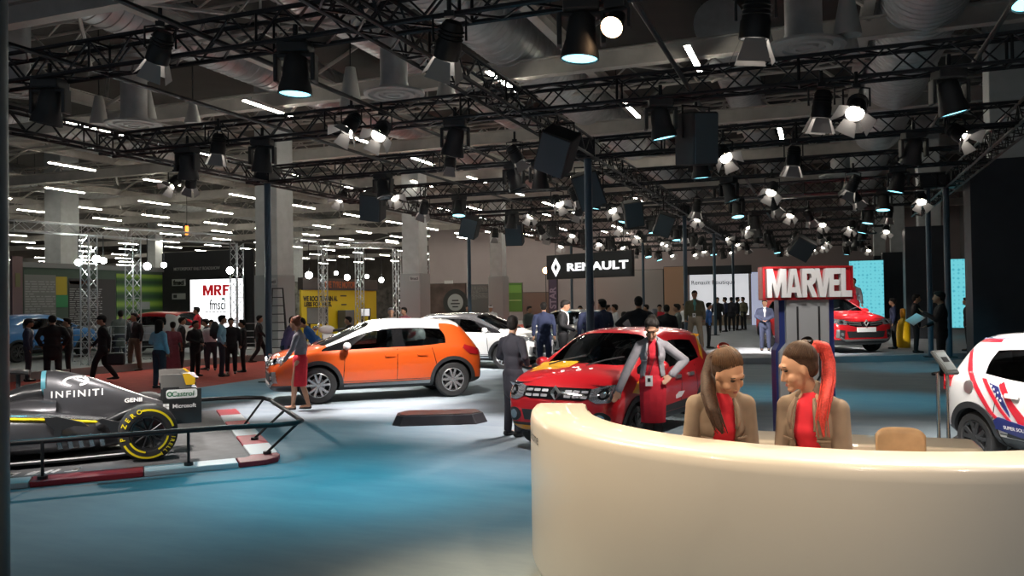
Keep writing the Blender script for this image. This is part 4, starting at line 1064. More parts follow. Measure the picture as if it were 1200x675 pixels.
def face_dir(p, mode):
    c = math.atan2(-p.y, -p.x)
    return c + {'cam': 0, 'left': -PI / 2, 'right': PI / 2, 'away': PI, 'camleft': -PI / 4, 'camright': PI / 4, 'awayleft': -3 * PI / 4, 'awayright': 3 * PI / 4}[mode]
def crowd(px, yh, yf, label, face='cam', z=.006, H=None, dep=None, **kw):
    if dep: 
        q = PD(px, yh, dep); p = Vector((q.x, q.y, z)); 
    else: p = at_foot(px, yf, z)
    h = H or hgt(px, yh, p)
    h = max(1.45, min(1.95, h))
    dd = Vector((p.x, p.y, 0)).length
    wide = kw.pop('wide', 1.10); r = person(label, p, face_dir(p, face), h, vox=.02 if dd < 24 else .026, **kw); r[0].scale = (wide, wide, 1); return r
# ---- crowd along the aisle
crowd(33, 374, 447, 'person in cap and grey blue jacket with badge standing behind the racing car', 'right', top='steel', bottom='jeans', kind='jacket', cap=CL['black'], badge=True, shirt='white')
crowd(62, 370, 446, 'stout person in black coat talking beside the racing car', 'away', top='black', bottom='black', kind='coat', arms=('pocket', 'pocket'), wide=1.3)
crowd(80, 373, 441, 'person in black turned towards the stout black coat beside the racing car', 'left', top='black', bottom='black', kind='suit', arms=('phone', 'front'))
crowd(121, 370, 448, 'person in black hat and suit striding along the red aisle with a bag', 'left', top='black', bottom='black', kind='suit', legs='walk', cap=CL['black'], arms=('swing', 'fwdswing'))
crowd(142, 364, 429, 'bare headed person in grey green coat behind the barrier of the racing stand', 'away', top='green', bottom='jeans', kind='coat')
crowd(158, 367, 434, 'person in dark jacket and brown trousers at the barrier', 'camleft', top='black', bottom='brown', kind='jacket', legs='apart', shirt='mgrey')
crowd(187, 375, 455, 'woman in pale blue jumper and dark trousers on the red aisle carpet', 'awayright', top='skyblue', bottom='jeans', kind='knit', female=True, hair='long', arms=('front', 'down'))
crowd(203, 380, 442, 'woman in long dusty pink sari beside the pale blue jumper', 'away', top='pink', bottom='pink', kind='sari', female=True, hair='bun', hem=.0)
crowd(213, 372, 435, 'person in black suit behind the pink sari', 'right', top='black', bottom='black', shirt='white')
crowd(229, 376, 441, 'person in black with hands clasped in the group before the white screen', 'camright', top='black', bottom='black', arms=('front', 'front'))
crowd(242, 374, 433, 'person in charcoal jacket in the group before the white screen', 'left', top='grey', bottom='jeans', kind='jacket')
crowd(248, 378, 434, 'person in white shirt half hidden in the group before the white screen', 'cam', top='white', bottom='jeans', kind='knit', arms=('phone', 'down'))
crowd(260, 370, 441, 'person in sky blue jacket with dark backpack striding past the white screen', 'right', top='skyblue', bottom='jeans', kind='jacket', legs='apart', arms=('pocket', 'pocket'))
crowd(271, 373, 438, 'person in black behind the sky blue jacket', 'cam', top='black', bottom='black')
crowd(292 - 7, 380, 436, 'person in black standing just beside the slim teal post', 'left', top='black', bottom='black')
crowd(304, 370, 426, 'person in black walking away past the column with the ladder', 'right', top='black', bottom='black', legs='walk', arms=('swing', 'fwdswing'))
crowd(231, 362, 0, 'person in red shirt raised up on the racing stand before the white screen', 'left', z=.217, dep=26.3, H=1.60, top='red', bottom='jeans', kind='knit', arms=('phone', 'front'))
crowd(334, 371, 0, 'person in purple shirt behind the bonnet of the orange car', 'right', dep=19.2, H=1.60, top='purple', bottom='jeans', kind='knit', lean=.25)
crowd(371, 372, 0, 'person in blue jacket bending over behind the orange car', 'left', dep=19.6, H=1.62, top='blue', bottom='jeans', kind='jacket', lean=.5)
crowd(409, 375, 0, 'person in black seen over the windscreen of the orange car', 'left', dep=22.5, H=1.5, top='black', bottom='black')
crowd(458, 360, 0, 'grey haired person in grey beyond the roof of the orange car', 'cam', dep=23.5, H=1.72, top='mgrey', bottom='jeans', kind='knit', hairm=CL['mgrey'], skin=0)
crowd(474, 362, 0, 'person in pink beyond the roof of the orange car', 'camleft', dep=27, H=1.7, top='pink', bottom='jeans', kind='knit')
# ---- middle and back
crowd(637, 354, 0, 'person in blue suit turned away behind the man in the charcoal suit', 'away', dep=22.0, H=1.82, top='navy', bottom='navy')
crowd(659, 345, 0, 'person in black suit looking down with hands clasped behind the red hatchback', 'right', dep=20.6, H=1.88, top='black', bottom='black', shirt='white', arms=('front', 'front'), head=(0, .3, 0))
crowd(692, 344, 0, 'person in navy suit half behind the dark post', 'away', dep=20.2, H=1.88, top='navy', bottom='navy')
crowd(706, 345, 0, 'person in blue suit touching shoulders with the navy suit at the dark post', 'awayleft', dep=20.8, H=1.88, top='navy', bottom='navy')
crowd(748, 337, 0, 'broad person in black suit with arms behind the back behind the red hatchback', 'away', dep=18.6, H=1.93, top='black', bottom='black', arms=('hip', 'hip'))
crowd(731, 370, 0, 'person in pale grey shirt sitting low behind the roof of the red hatchback', 'camright', dep=24, H=1.5, top='lgrey', bottom='jeans', kind='knit')
crowd(721, 360, 0, 'person in white shirt behind the navy suits', 'left', dep=27, H=1.7, top='white', bottom='jeans', kind='knit', skin=0)
crowd(766, 361, 0, 'person in cyan shirt beside the broad black suit', 'awayright', dep=22, H=1.6, top='cyan', bottom='jeans', kind='knit', hairm=CL['lgrey'])
crowd(781, 357, 0, 'person in dark suit behind the rear of the red hatchback', 'away', dep=22.5, H=1.7, top='black', bottom='black')
crowd(794, 360, 0, 'person in dark green jacket beside the dark far post', 'left', dep=25, H=1.7, top='green', bottom='black', kind='jacket')
crowd(815, 341, 409, 'person in olive jacket and teal shirt with badge on the show deck', 'cam', z=.18, top='olive', bottom='khaki', kind='jacket', shirt='teal', badge=True, legs='apart')
crowd(831, 355, 408, 'person in bright blue shirt next to the olive jacket', 'right', z=.18, top='blue', bottom='black', kind='knit')
for i, (px, y0, tp, l) in enumerate(((841, 359, 'black', 'person in black first of the distant group before the boutique wall'), (850, 362, 'navy', 'person in navy in the distant group before the boutique wall'), (857, 361, 'grey', 'person in charcoal in the middle of the distant group'), (864, 363, 'black', 'short person in black in the distant group'), (871, 361, 'olive', 'person in olive last in the distant group beside the red crossover'))):
    crowd(px, y0, 0, l, ('cam', 'left', 'away', 'right', 'camleft')[i], z=.18, dep=40 + i * .7, H=1.72, top=tp, bottom='black')
crowd(897, 351, 411, 'person in steel blue suit beside the front wheel of the red crossover', 'cam', z=.18, top='steel', bottom='steel', shirt='white', arms=('front', 'front'))
crowd(1000, 325, 0, 'hostess in grey jacket standing behind the windscreen of the red crossover', 'cam', z=.66, dep=29.5, H=1.86, top='lgrey', bottom='red', kind='opencoat', female=True, hair='bun', skin=0)
crowd(1047, 364, 0, 'person in dark blue jacket behind the yellow totem', 'left', z=.18, dep=26, H=1.6, top='navy', bottom='black', kind='jacket')
crowd(1073, 352, 0, 'person in black against the dark cladding', 'right', z=.18, dep=24, H=1.72, top='black', bottom='black')
READER = crowd(1104, 336, 440, 'person in black suit reading papers in front of the dark cladding', 'left', top='black', bottom='black', arms=('phone', 'front'))
crowd(1134, 373, 0, 'person in black half hidden by the edge of the tall dark wall', 'left', z=.18, dep=24.5, H=1.6, top='black', bottom='black')
crowd(575, 352 + 8, 0, 'person in white cap far behind the white crossover', 'cam', dep=33, H=1.7, top='white', bottom='jeans', kind='knit', cap=CL['white'])
crowd(548, 353 + 8, 0, 'person in dark jacket far behind the white crossover roof', 'cam', dep=35, H=1.7, top='black', bottom='jeans', kind='jacket')
for px, y0, dp, tp, l, f_ in ((680, 372, 30, 'grey', 'person in charcoal far behind between the two dark suits', 'cam'), (712, 374, 32, 'skyblue', 'person in sky blue shirt far behind the white shirt', 'right'), (758, 372, 31, 'mgrey', 'person in grey far behind the broad black suit', 'left'), (773, 370, 30, 'red', 'person in red top behind the cyan shirt', 'cam'), (803, 368, 33, 'white', 'person in white behind the dark post and the olive jacket', 'camleft'), (620, 372, 31, 'green', 'person in grey green far behind the charcoal suit', 'camright')):
    crowd(px, y0, 0, l, f_, dep=dp, H=1.65, top=tp, bottom='black', kind='knit')
# papers in the hand of the man by the cladding
# ---- the nearer figures
p = at_foot(601, 519)
person('person in charcoal suit seen from behind beside the red hatchback bonnet', C2W(.0, 11.35, .006), face_dir(C2W(.0, 11.35), 'awayright'), 1.66, top='grey', bottom='grey', kind='coat', arms=('front', 'front'), hair='swept', hairm=HAIRB, skin=0, vox=.013, head=(.5, .05, 0))
p = C2W((351 - 600) / F * 14.35, 14.35, .006)
person('hostess in grey jumper and red skirt walking beside the front wheel of the orange car', p, face_dir(p, 'left') - .35, hgt(351, 371, p), top='mgrey', bottom='red', kind='knit_skirt', female=True, hair='bun', hairm=HAIRA, skin=0, legs=(((.10, .06, .52), (.13, .05, .105)), ((.0, -.06, .5), (-.13, -.05, .11))), arms=('fwdswing', 'down'), vox=.012, head=(-.2, .25, 0), lean=.06)
# ================================================================== reception counter (curved) and what stands round it
CC = Vector((2.20, 5.60)); CRO, CRI, CZ = 2.085, 1.69, 1.15
def cpt(a, r, z): return C2W(CC.x + r * math.cos(a), CC.y + r * math.sin(a), z)
def arcsolid(prof, a0, a1, n=72):
    """closed radial profile [(r, z)...] swept along the counter's arc, rounded off at its ends"""
    mb = MB(); k = len(prof); vs = []
    mr = sum(p[0] for p in prof) / k
    for i in range(n + 1):
        a = a0 + (a1 - a0) * i / n
        for r, z in prof: vs.append(cpt(a, r, z))
    fs = [(i * k + j, i * k + (j + 1) % k, (i + 1) * k + (j + 1) % k, (i + 1) * k + j) for i in range(n) for j in range(k)]
    fs += [tuple(range(k - 1, -1, -1)), tuple(range(n * k, n * k + k))]
    return mb.add(vs, fs)
A0, A1 = R(171), R(338)
ct = thing('reception_counter', 'big curved cream reception counter close to the camera with two women behind it', 'counter', (0, 0, 0))
def rnd(pts, r=.03): return pts
arcsolid([(CRO - .045, .125), (CRO - .012, .14), (CRO, .175), (CRO, 1.07), (CRO - .008, 1.115), (CRO - .03, 1.14), (CRO - .06, CZ), (CRI + .04, CZ), (CRI + .01, 1.14), (CRI, 1.11), (CRI, .125)], A0, A1).build('counter_wall', K['cream'], ct, smooth=50)
arcsolid([(CRO - .14, .006), (CRO - .14, .125), (CRI + .06, .125), (CRI + .06, .006)], A0 + .04, A1).build('recessed_plinth', mat('warm plinth strip', (.8, .5, .2), .5, emit=1.2, ecol=(1, .55, .18)), ct)
arcsolid([(CRI, .71), (CRI, .75), (CRI - .15, .75), (CRI - .15, .71)], A0 + .1, A1).build('inner_worktop', K['cream'], ct, smooth=40)
arcsolid([(CRI + .30, .15), (CRI + .30, 1.03), (CRI + .27, 1.06), (CRI + .03, 1.06), (CRI, 1.03), (CRI, .15)], R(162), A0 - .002, 8).build('end_step', K['cream'], ct, smooth=40)
aw = R(186.2)
def wfn(x, y):
    a = aw + x / CRO
    return cpt(a, CRO + .003, 1.005 + y)
letters('lettering', 'welcome', mat('grey print', (.05, .05, .055), .5), ct, (0, 0, 0), X3, Z3, height=.07, fn=wfn, label='dark welcome lettering at the end of the counter')

# straight lower desk behind the women
p0, p1 = C2W(1.47, 6.93), C2W(3.50, 6.20); dd = (p1 - p0); dl = dd.length; ang = math.atan2(dd.y, dd.x)
t = thing('back_desk', 'low cream desk with rounded ends behind the two women', 'desk', (p0 + p1) / 2 + Vector((0, 0, .006)), ang)
def stadium(L, w, n=10, r=None):
    r = r or w / 2; o = []
    for cx_, cy_, a in ((L / 2 - r, w / 2 - r, 0), (-L / 2 + r, w / 2 - r, 90), (-L / 2 + r, -w / 2 + r, 180), (L / 2 - r, -w / 2 + r, 270)):
        for i in range(n + 1): o.append((cx_ + r * math.cos(R(a + 90 * i / n)), cy_ + r * math.sin(R(a + 90 * i / n))))
    return o
MB().prism(stadium(dl, .46, r=.06), X3, (0, 1, 0), Z3, (0, -.2, .70), .085).build('desk_top', K['cream'], t, bevel=.02)
MB().prism(stadium(dl - .1, .38, r=.05), X3, (0, 1, 0), Z3, (0, -.2, 0), .70).build('desk_body', K['cream'], t, bevel=.01)

# beige shell chair
q = C2W(2.52, 5.25, .006)
ch = thing('shell_chair', 'beige shell chair with curved back standing behind the counter beside the woman with red hair', 'chair', q, face_dir(q, 'cam') + .1)
WOOD = mat('beige ply', (.46, .30, .17), .45, 0, .1, 12)
def bk(u, v):
    a = (u - .5) * 1.5; return Vector((-.22 + .05 * math.cos(a * 1.3) * -1 - .03 * v * v + .03, .235 * math.sin(a) * (1 - .06 * abs(u - .5)), .60 + .40 * v - .05 * (2 * u - 1) ** 4 * v))
bm_ = MB().grid(bk, 16, 8); o = bm_.build('backrest', WOOD, ch, smooth=60); sm = o.modifiers.new('s', 'SOLIDIFY'); sm.thickness = .02
o = MB().grid(lambda u, v: Vector((-.24 + .46 * v, (u - .5) * .46 * (1 - .12 * (2 * v - 1) ** 2), .47 + .02 * (2 * u - 1) ** 2 + .02 * (1 - v) ** 3)), 12, 10).build('seat', WOOD, ch, smooth=60); sm = o.modifiers.new('s', 'SOLIDIFY'); sm.thickness = .02
MB().box((-.24, 0, .54), (.03, .16, .22), (0, -.1, 0)).build('back_stem', WOOD, ch, bevel=.01)
for a in (45, 135, 225, 315): MB().cyl((.14 * math.cos(R(a)), .14 * math.sin(R(a)), .46), (.25 * math.cos(R(a)), .25 * math.sin(R(a)), 0), .014, n=8).build('leg', K['chrome'], ch)

# ---- the two receptionists
def strand(root, name, pts, rs, m, vox=.008, n=1):
    pr = []
    for i in range(len(pts) - 1): pr.append(('c', pts[i], pts[i + 1], rs[i], rs[i + 1]))
    o = clay(name, pr, m, None, vox, 2)
    inv = Matrix.LocRotScale(root.location, root.rotation_euler, None).inverted()
    for v in o.data.vertices: v.co = inv @ v.co
    o.parent = root; return o
def hairlines(root, name, pts, r, spread, n, m, seed):
    """loose locks over the tail, so that it reads as hair"""
    rr = random.Random(seed); mb = MB(); inv = Matrix.LocRotScale(root.location, root.rotation_euler, None).inverted()
    for i in range(n):
        o = Vector((rr.uniform(-1, 1), rr.uniform(-1, 1), 0)) ; k = rr.uniform(.75, 1.0)
        if o.length > 1: o.normalize()
        q = [inv @ (Vector(p) + o * spread[j]) for j, p in enumerate(pts)]
        q = q[:max(3, int(len(q) * k + .5))]
        mb.tube(q, [r * (1 - .6 * j / len(q)) for j in range(len(q))], 5)
    return mb.build(name, m, root, smooth=179)
qr = C2W((952 - 600) / F * 4.45, 4.45, .006)
rw, I = person('woman in beige jacket with long red ponytail, in profile behind the counter', qr, face_dir(qr, 'cam') - .38, 1.635, arms=(((.03, .215, 1.14), (.15, .17, .98)), ((.02, .215, 1.14), (.16, .16, .98))), top='beige', bottom='red', kind='opencoat', female=True, skin=0, hair='pony', hairm=HAIRD, head=(-.80, .30, .05), lean=.10, vox=.014, fine=True, tights=CL['jeans'])
face_parts(rw, I, lip=(.38, .12, .10))
pts = [PD(x, y, d) for x, y, d in ((951, 413, 4.44), (957, 405, 4.45), (966, 408, 4.46), (971, 424, 4.45), (971, 446, 4.38), (967, 470, 4.28), (963, 492, 4.22), (966, 512, 4.21))]
strand(rw, 'ponytail', pts, [.028, .032, .036, .036, .032, .026, .017, .006], HAIRR)
hairlines(rw, 'loose_locks', pts, .0035, [.012, .028, .034, .036, .038, .036, .034, .03], 46, HAIRR, 2)
MB().lathe([(.030, -.012), (.036, 0), (.030, .012)], 14, (0, 0, 0), (.6, 0, .8)).build('hair_tie', HAIRB, rw, smooth=60).location = I['hd']((-.105, 0, .125))
ql = C2W((838 - 600) / F * 4.72, 4.72, .006)
lw, I2 = person('woman in beige jacket with brown ponytail, looking down behind the counter', ql, face_dir(ql, 'cam') + .22, 1.64, arms=(((.05, .215, 1.13), (.15, .15, .98)), ((.03, .22, 1.12), (.15, .16, .98))), top='beige', bottom='red', kind='opencoat', female=True, skin=0, hair='pony', hairm=HAIRD, head=(.42, .42, .10), lean=.24, vox=.014, fine=True, tights=CL['jeans'])
face_parts(lw, I2, lip=(.45, .13, .12))
pts = [PD(x, y, d) for x, y, d in ((846, 421, 4.62), (842, 414, 4.66), (834, 420, 4.70), (829, 440, 4.66), (830, 462, 4.52), (836, 482, 4.42), (843, 500, 4.38), (847, 508, 4.37))]
strand(lw, 'ponytail', pts, [.028, .03, .034, .040, .042, .036, .022, .008], HAIRD)
hairlines(lw, 'loose_locks', pts, .0035, [.012, .028, .034, .040, .044, .042, .036, .03], 46, HAIRD, 4)
MB().lathe([(.030, -.012), (.036, 0), (.030, .012)], 14, (0, 0, 0), (.6, 0, .8)).build('hair_tie', HAIRR, lw, smooth=60).location = I2['hd']((-.10, 0, .12))

def scalp_locks(root, I, m, seed, n=60, c=(-.037, 0, .050), front=.36, P1=(-.62, 0, .78)):
    rr = random.Random(seed); mb = MB(); c = Vector(c); rad = Vector((.1005, .0855, .0985)); P1 = Vector(P1).normalized()
    for i in range(n):
        t = -1 + 2 * (i + rr.uniform(-.3, .3)) / (n - 1); a = t * 1.95
        d0 = Vector((math.cos(a) * (1 if abs(t) < .75 else .8), math.sin(a), front - .55 * abs(t) ** 2.2)).normalized()
        q = []
        for j in range(9):
            u = j / 8; d = d0.slerp(P1, u); b = 1.0 + .012 * math.sin(PI * u) + rr.uniform(0, .008)
            q.append(I['hd'](c + Vector((d.x * rad.x, d.y * rad.y, d.z * rad.z)) * b))
        mb.tube(q, [.0012] + [.0030] * 7 + [.0022], 5)
    return mb.build('combed_hair', m, root, smooth=179)
scalp_locks(rw, I, mat('combed brown hair', (.055, .026, .014), .55, 0, .3, 40, spec=.35), 3)
scalp_locks(lw, I2, mat('combed chestnut hair', (.085, .042, .02), .55, 0, .3, 40, spec=.35), 5)
# ---- the hostess wiping the red hatchback
qk = C2W((763 - 600) / F * 9.55, 9.55, .006)
kh, I3 = person('hostess in pale grey jacket and red dress leaning on the red hatchback', qk, face_dir(qk, 'cam') + .05, 1.70, arms=(((-.06, .43, 1.19), (.05, .24, 1.03)), ((.03, .33, 1.12), (.12, .43, .86))), legs='close', top='lgrey', bottom='red', kind='opencoat', female=True, skin=0, hair='bun', hairm=HAIRB, head=(-.15, .58, -.05), lean=.08, vox=.012, fine=True, hem=.46, tights=cloth('dark tights', (.05, .035, .03)), badge=(.155, -.05, .98))
face_parts(kh, I3); scalp_locks(kh, I3, mat('combed black hair', (.02, .016, .013), .55, 0, .3, 40, spec=.35), 8, 60, (-.026, 0, .045), .42, (-.75, 0, .35))

# ================================================================== big letters sign on its pillar
qs = C2W((943 - 600) / F * 9.0, 9.0, .006)
sg = thing('totem_sign', 'red sign board with big silver white letters on a grey pillar behind the women', 'sign', qs, YAW)
px_ = 9.0 / F
RB = mat('sign red', (.46, .012, .018), .35, coat=.5); RBD = mat('sign deep red', (.30, .008, .012), .4)
PG = mat('pillar grey', (.30, .31, .325), .5); BLN = mat('pillar navy', (.015, .028, .14), .4)
lx = lambda x: (x - 943) * px_
zz = lambda y: 1.9 - (y - 346.8) * px_
bw_, bh_ = 105 * px_, 39 * px_
MB().box((0, 0, zz(332)), (bw_, .16, bh_)).build('sign_board', RB, sg, bevel=.012)
fr_ = MB()
for s in (-1, 1): fr_.box((0, -.09, zz(332) + s * (bh_ / 2 - .011)), (bw_, .03, .022)); fr_.box((s * (bw_ / 2 - .011), -.09, zz(332)), (.022, .03, bh_))
fr_.build('sign_frame', RBD, sg)
SIL = mat('silver letter faces', (.66, .66, .67), .35)
BLK = {'M': (1.12, [[(0, 0), (0, 1), (.34, 1), (.56, .42), (.78, 1), (1.12, 1), (1.12, 0), (.84, 0), (.84, .56), (.62, 0), (.50, 0), (.28, .56), (.28, 0)]]),
 'A': (.92, [[(0, 0), (.30, 1), (.62, 1), (.46, .80), (.27, 0)], [(.92, 0), (.62, 1), (.30, 1), (.46, .80), (.65, 0)], [(.25, .17), (.67, .17), (.61, .36), (.31, .36)]]),
 'R': (.86, [[(0, 0), (0, 1), (.27, 1), (.27, 0)], [(.2, 1), (.62, 1), (.80, .90), (.82, .68), (.76, .52), (.58, .42), (.2, .42), (.2, .58), (.50, .60), (.55, .70), (.50, .82), (.2, .83)], [(.27, .46), (.56, .46), (.86, 0), (.57, 0), (.30, .42)]]),
 'V': (.92, [[(0, 1), (.30, 0), (.46, .0), (.46, .34), (.28, 1)], [(.92, 1), (.62, 0), (.46, .0), (.46, .34), (.64, 1)]]),
 'E': (.66, [[(0, 0), (0, 1), (.27, 1), (.27, 0)], [(.2, 1), (.66, 1), (.66, .80), (.2, .80)], [(.2, .60), (.58, .60), (.58, .41), (.2, .41)], [(.2, 0), (.66, 0), (.66, .2), (.2, .2)]]),
 'F': (.70, [[(0, 0), (0, 1), (.28, 1), (.28, 0)], [(.2, 1), (.70, 1), (.70, .80), (.2, .80)], [(.2, .60), (.60, .60), (.60, .41), (.2, .41)]]),
 'L': (.62, [[(0, 0), (0, 1), (.27, 1), (.27, 0)], [(.2, 0), (.62, 0), (.62, .22), (.2, .22)]])}
def block_word(word, m, parent, c, w, h, depth, gap=.05, kern={}):
    tot = sum(BLK[x][0] for x in word) + gap * (len(word) - 1) - sum(kern.values()); x0 = -tot / 2; q = w / tot
    for i, ch_ in enumerate(word):
        x0 -= kern.get(i, 0)
        mb = MB()
        for n_, pl in enumerate(BLK[ch_][1]): mb.prism([((x0 + p[0]) * q, (p[1] - .5) * h) for p in pl], X3, Z3, (0, -1, 0), c, depth + n_ * .0004)
        mb.build('lettering', m, parent); x0 += BLK[ch_][0] + gap
block_word('MARVEL', SIL, sg, Vector((0, -.08, zz(332))), bw_ * .93, bh_ * .85, .07, .03, {1: .06, 3: .16, 4: .12})
# pillar: navy back, grey front with a kink, two dark grooves
MB().prism([(lx(906), 0), (lx(975), 0), (lx(975), zz(351)), (lx(915), zz(351))] if 0 else [(lx(908), .0), (lx(976), .0), (lx(975.5), zz(351)), (lx(911.5), zz(351)), (lx(911.5), zz(402)), (lx(907), zz(410))], X3, Z3, (0, 1, 0), (0, -.02, 0), .16).build('pillar_back', BLN, sg)
MB().prism([(lx(909.5), .0), (lx(951), .0), (lx(968), zz(452)), (lx(968), zz(351)), (lx(918), zz(351)), (lx(918), zz(402)), (lx(909.5), zz(412))], X3, Z3, (0, 1, 0), (0, -.075, 0), .06).build('pillar_front', PG, sg, bevel=.006)
GRV = mat('groove black', (.01, .01, .012), .6)
def groove(pp, w=.019):
    mb = MB()
    for a, b in zip(pp, pp[1:]):
        a = Vector((lx(a[0]), -.078, zz(a[1]))); b = Vector((lx(b[0]), -.078, zz(b[1]))); d = b - a
        mb.box((a + b) / 2, (d.length + w * .8, .012, w), Matrix((d.normalized(), Vector((0, 1, 0)), d.normalized().cross(Vector((0, 1, 0))))).transposed())
    return mb.build('groove_line', GRV, sg)
groove([(931, 360), (931, 401), (921, 412), (921, 470), (930, 482), (930, 522)]); groove([(956, 360), (956, 440), (948, 452), (948, 522)])
MB().box((0, 0, .02), (.9, .6, .04)).build('foot_plate', GRV, sg, bevel=.01)

# ================================================================== info lectern
qi = C2W((1102 - 600) / F * 8.0, 8.0, .006)
t = thing('info_stand', 'chrome two legged information stand with tilted grey tablet beside the white hatchback', 'stand', qi, YAW + .15)
for s in (-1, 1): MB().cyl((s * .052, 0, .01), (s * .052, 0, 1.12), .016, n=12).build('leg', K['chrome'], t, smooth=40)
MB().box((0, 0, .008), (.34, .28, .016)).build('foot_plate', K['alu'], t, bevel=.004)
rt = Euler((R(48), 0, R(8))).to_matrix()
MB().box((.045, .02, 1.22), (.15, .29, .035), rt).build('tablet', mat('tablet grey', (.16, .17, .17), .4), t, bevel=.008)
MB().box(Vector((.045, .02, 1.22)) + rt @ Vector((0, 0, .02)), (.12, .22, .006), rt).build('screen', mat('dim screen', (.30, .33, .33), .15), t)
MB().box(Vector((.045, .02, 1.22)) + rt @ Vector((0, .02, .025)), (.07, .06, .003), rt).build('screen_print', K['dark'], t)

# ================================================================== plinth of the show figure (the figure itself is not built)
qp = C2W((514 - 600) / F * 12.75, 12.75, .006)
t = thing('display_plinth', 'low black faceted plinth standing alone on the carpet before the orange car', 'plinth', qp, YAW + .10)
pl = [(-.74, -.22), (-.62, -.34), (.55, -.34), (.74, -.10), (.68, .30), (-.60, .34), (-.74, .16)]
mb = MB(); n = len(pl)
vs = [(x, y, 0) for x, y in pl] + [(x * .90, y * .86, .15) for x, y in pl]
mb.add(vs, [tuple(range(n - 1, -1, -1)), tuple(range(n, 2 * n))] + [(i, (i + 1) % n, n + (i + 1) % n, n + i) for i in range(n)])
mb.build('plinth_block', mat('plinth black', (.022, .022, .026), .45, 0, .2, 6), t, bevel=.01)
MB().prism([(x * .84, y * .80) for x, y in pl], X3, (0, 1, 0), Z3, (0, 0, .15), .012).build('top_plate', mat('plinth top', (.08, .055, .05), .35, 0, .3, 5), t)

# ================================================================== racing car on its kerbed platform
E1, E2 = Vector((.906, .42)), Vector((-.42, .906)); KC = Vector((-2.72, 9.62))
def kp(a, b, z): q = KC + E1 * a + E2 * b; return C2W(q.x, q.y, z)
kz = .006
pf = thing('display_platform', 'dark asphalt platform with red and white kerbs under the racing car', 'platform', (0, 0, 0))
def poly_world(pts, z0, h):
    a = [kp(x, y, z0) for x, y in pts]; mb = MB(); n = len(a)
    return mb.add(a + [v + Vector((0, 0, h)) for v in a], [tuple(range(n - 1, -1, -1)), tuple(range(n, 2 * n))] + [(i, (i + 1) % n, n + (i + 1) % n, n + i) for i in range(n)])
poly_world([(-9, .34), (-.45, .34), (-.34, .45), (-.34, 5.2), (-9, 5.2)], kz, .05).build('deck', mat('asphalt grey', (.11, .11, .118), .7, 0, .15, 8), pf)
KR, KW = mat('kerb red', (.40, .02, .035), .5), mat('kerb white', (.66, .70, .73), .5)
def kb(pts, m): poly_world(pts, kz, .062).build('kerb_block', m, pf, bevel=.012)
kb([(-9, 0), (-4.2, 0), (-4.2, .33), (-9, .33)], KR); kb([(-4.19, 0), (-2.62, 0), (-2.62, .33), (-4.19, .33)], KW)
kb([(-2.61, 0), (-1.52, 0), (-1.52, .33), (-2.61, .33)], KR); kb([(-1.51, 0), (-.52, 0), (-.52, .33), (-1.51, .33)], KW)
kb([(-.51, 0), (-.2, .03), (-.05, .14), (0, .33), (-.01, .46), (-.33, .46), (-.36, .38), (-.42, .33), (-.51, .33)], KR)
for i in range(6):
    b0 = .47 + i * .78; kb([(0, b0), (0, b0 + .77), (-.33, b0 + .77), (-.33, b0)], KR if i % 2 else KW)
# floor lettering: worn white slanted strokes
mk = MB(); rr = random.Random(21)
for i in range(11):
    a = -4.25 + i * .19
    for j in range(rr.choice((2, 3))):
        x0 = a + rr.uniform(0, .10); pts = [(x0, .46 + rr.uniform(0, .12)), (x0 + .035, .46), (x0 + .10, .66), (x0 + .065, .68)]
        v = [kp(*p, kz + .0525) for p in pts]; mk.add(v, [(0, 1, 2, 3)])
    v = [kp(a + .02 + rr.choice((0, .06)), y, kz + .0526) for y in (0, 0)]
    yb = rr.choice((.47, .56, .65)); v = [kp(a + .02, yb, kz + .0527), kp(a + .15, yb, kz + .0527), kp(a + .165, yb + .03, kz + .0527), kp(a + .035, yb + .03, kz + .0527)]; mk.add(v, [(0, 1, 2, 3)])
mk.build('floor_marking', mat('worn white paint', (.62, .62, .63), .8), pf)['label'] = 'worn white slanted marks painted on the asphalt'
# rail
rl = thing('barrier_rail', 'low black tubular rail round the racing car platform', 'rail', (0, 0, 0))
rz_ = .47
near = [(-9, .06), (-1.9, .06), (-.6, .05), (-.12, .12)]; 
path = [kp(-9, .10, rz_), kp(-1.6, .12, rz_), kp(-.55, .08, rz_), kp(-.1, .0, rz_), kp(.14, .04, rz_), kp(.24, .2, rz_), kp(.24, .5, rz_), kp(.22, 2.6, rz_), kp(.16, 2.95, rz_), kp(-.05, 3.15, rz_), kp(-.5, 3.2, rz_), kp(-6, 3.2, rz_)]
MB().tube(path, .030, 10).build('handrail', K['black'], rl, smooth=50)
for a, b, ta, tb in ((-4.35, .10, -4.35, .10), (-2.5, .10, -2.5, .10), (-1.05, .12, -1.05, .11), (-.14, .40, .19, .10), (-.14, 1.55, .23, 1.35), (-.14, 2.8, .17, 2.9), (-2.5, 3.2, -2.5, 3.2)):
    MB().tube([kp(a, b, kz + .085), kp(ta, tb, rz_)], .017, 8).build('post', K['black'], rl, smooth=50)
    MB().cyl(kp(a, b, kz + .0645), kp(a, b, kz + .095), .05, n=14).build('post_foot', K['black'], rl)

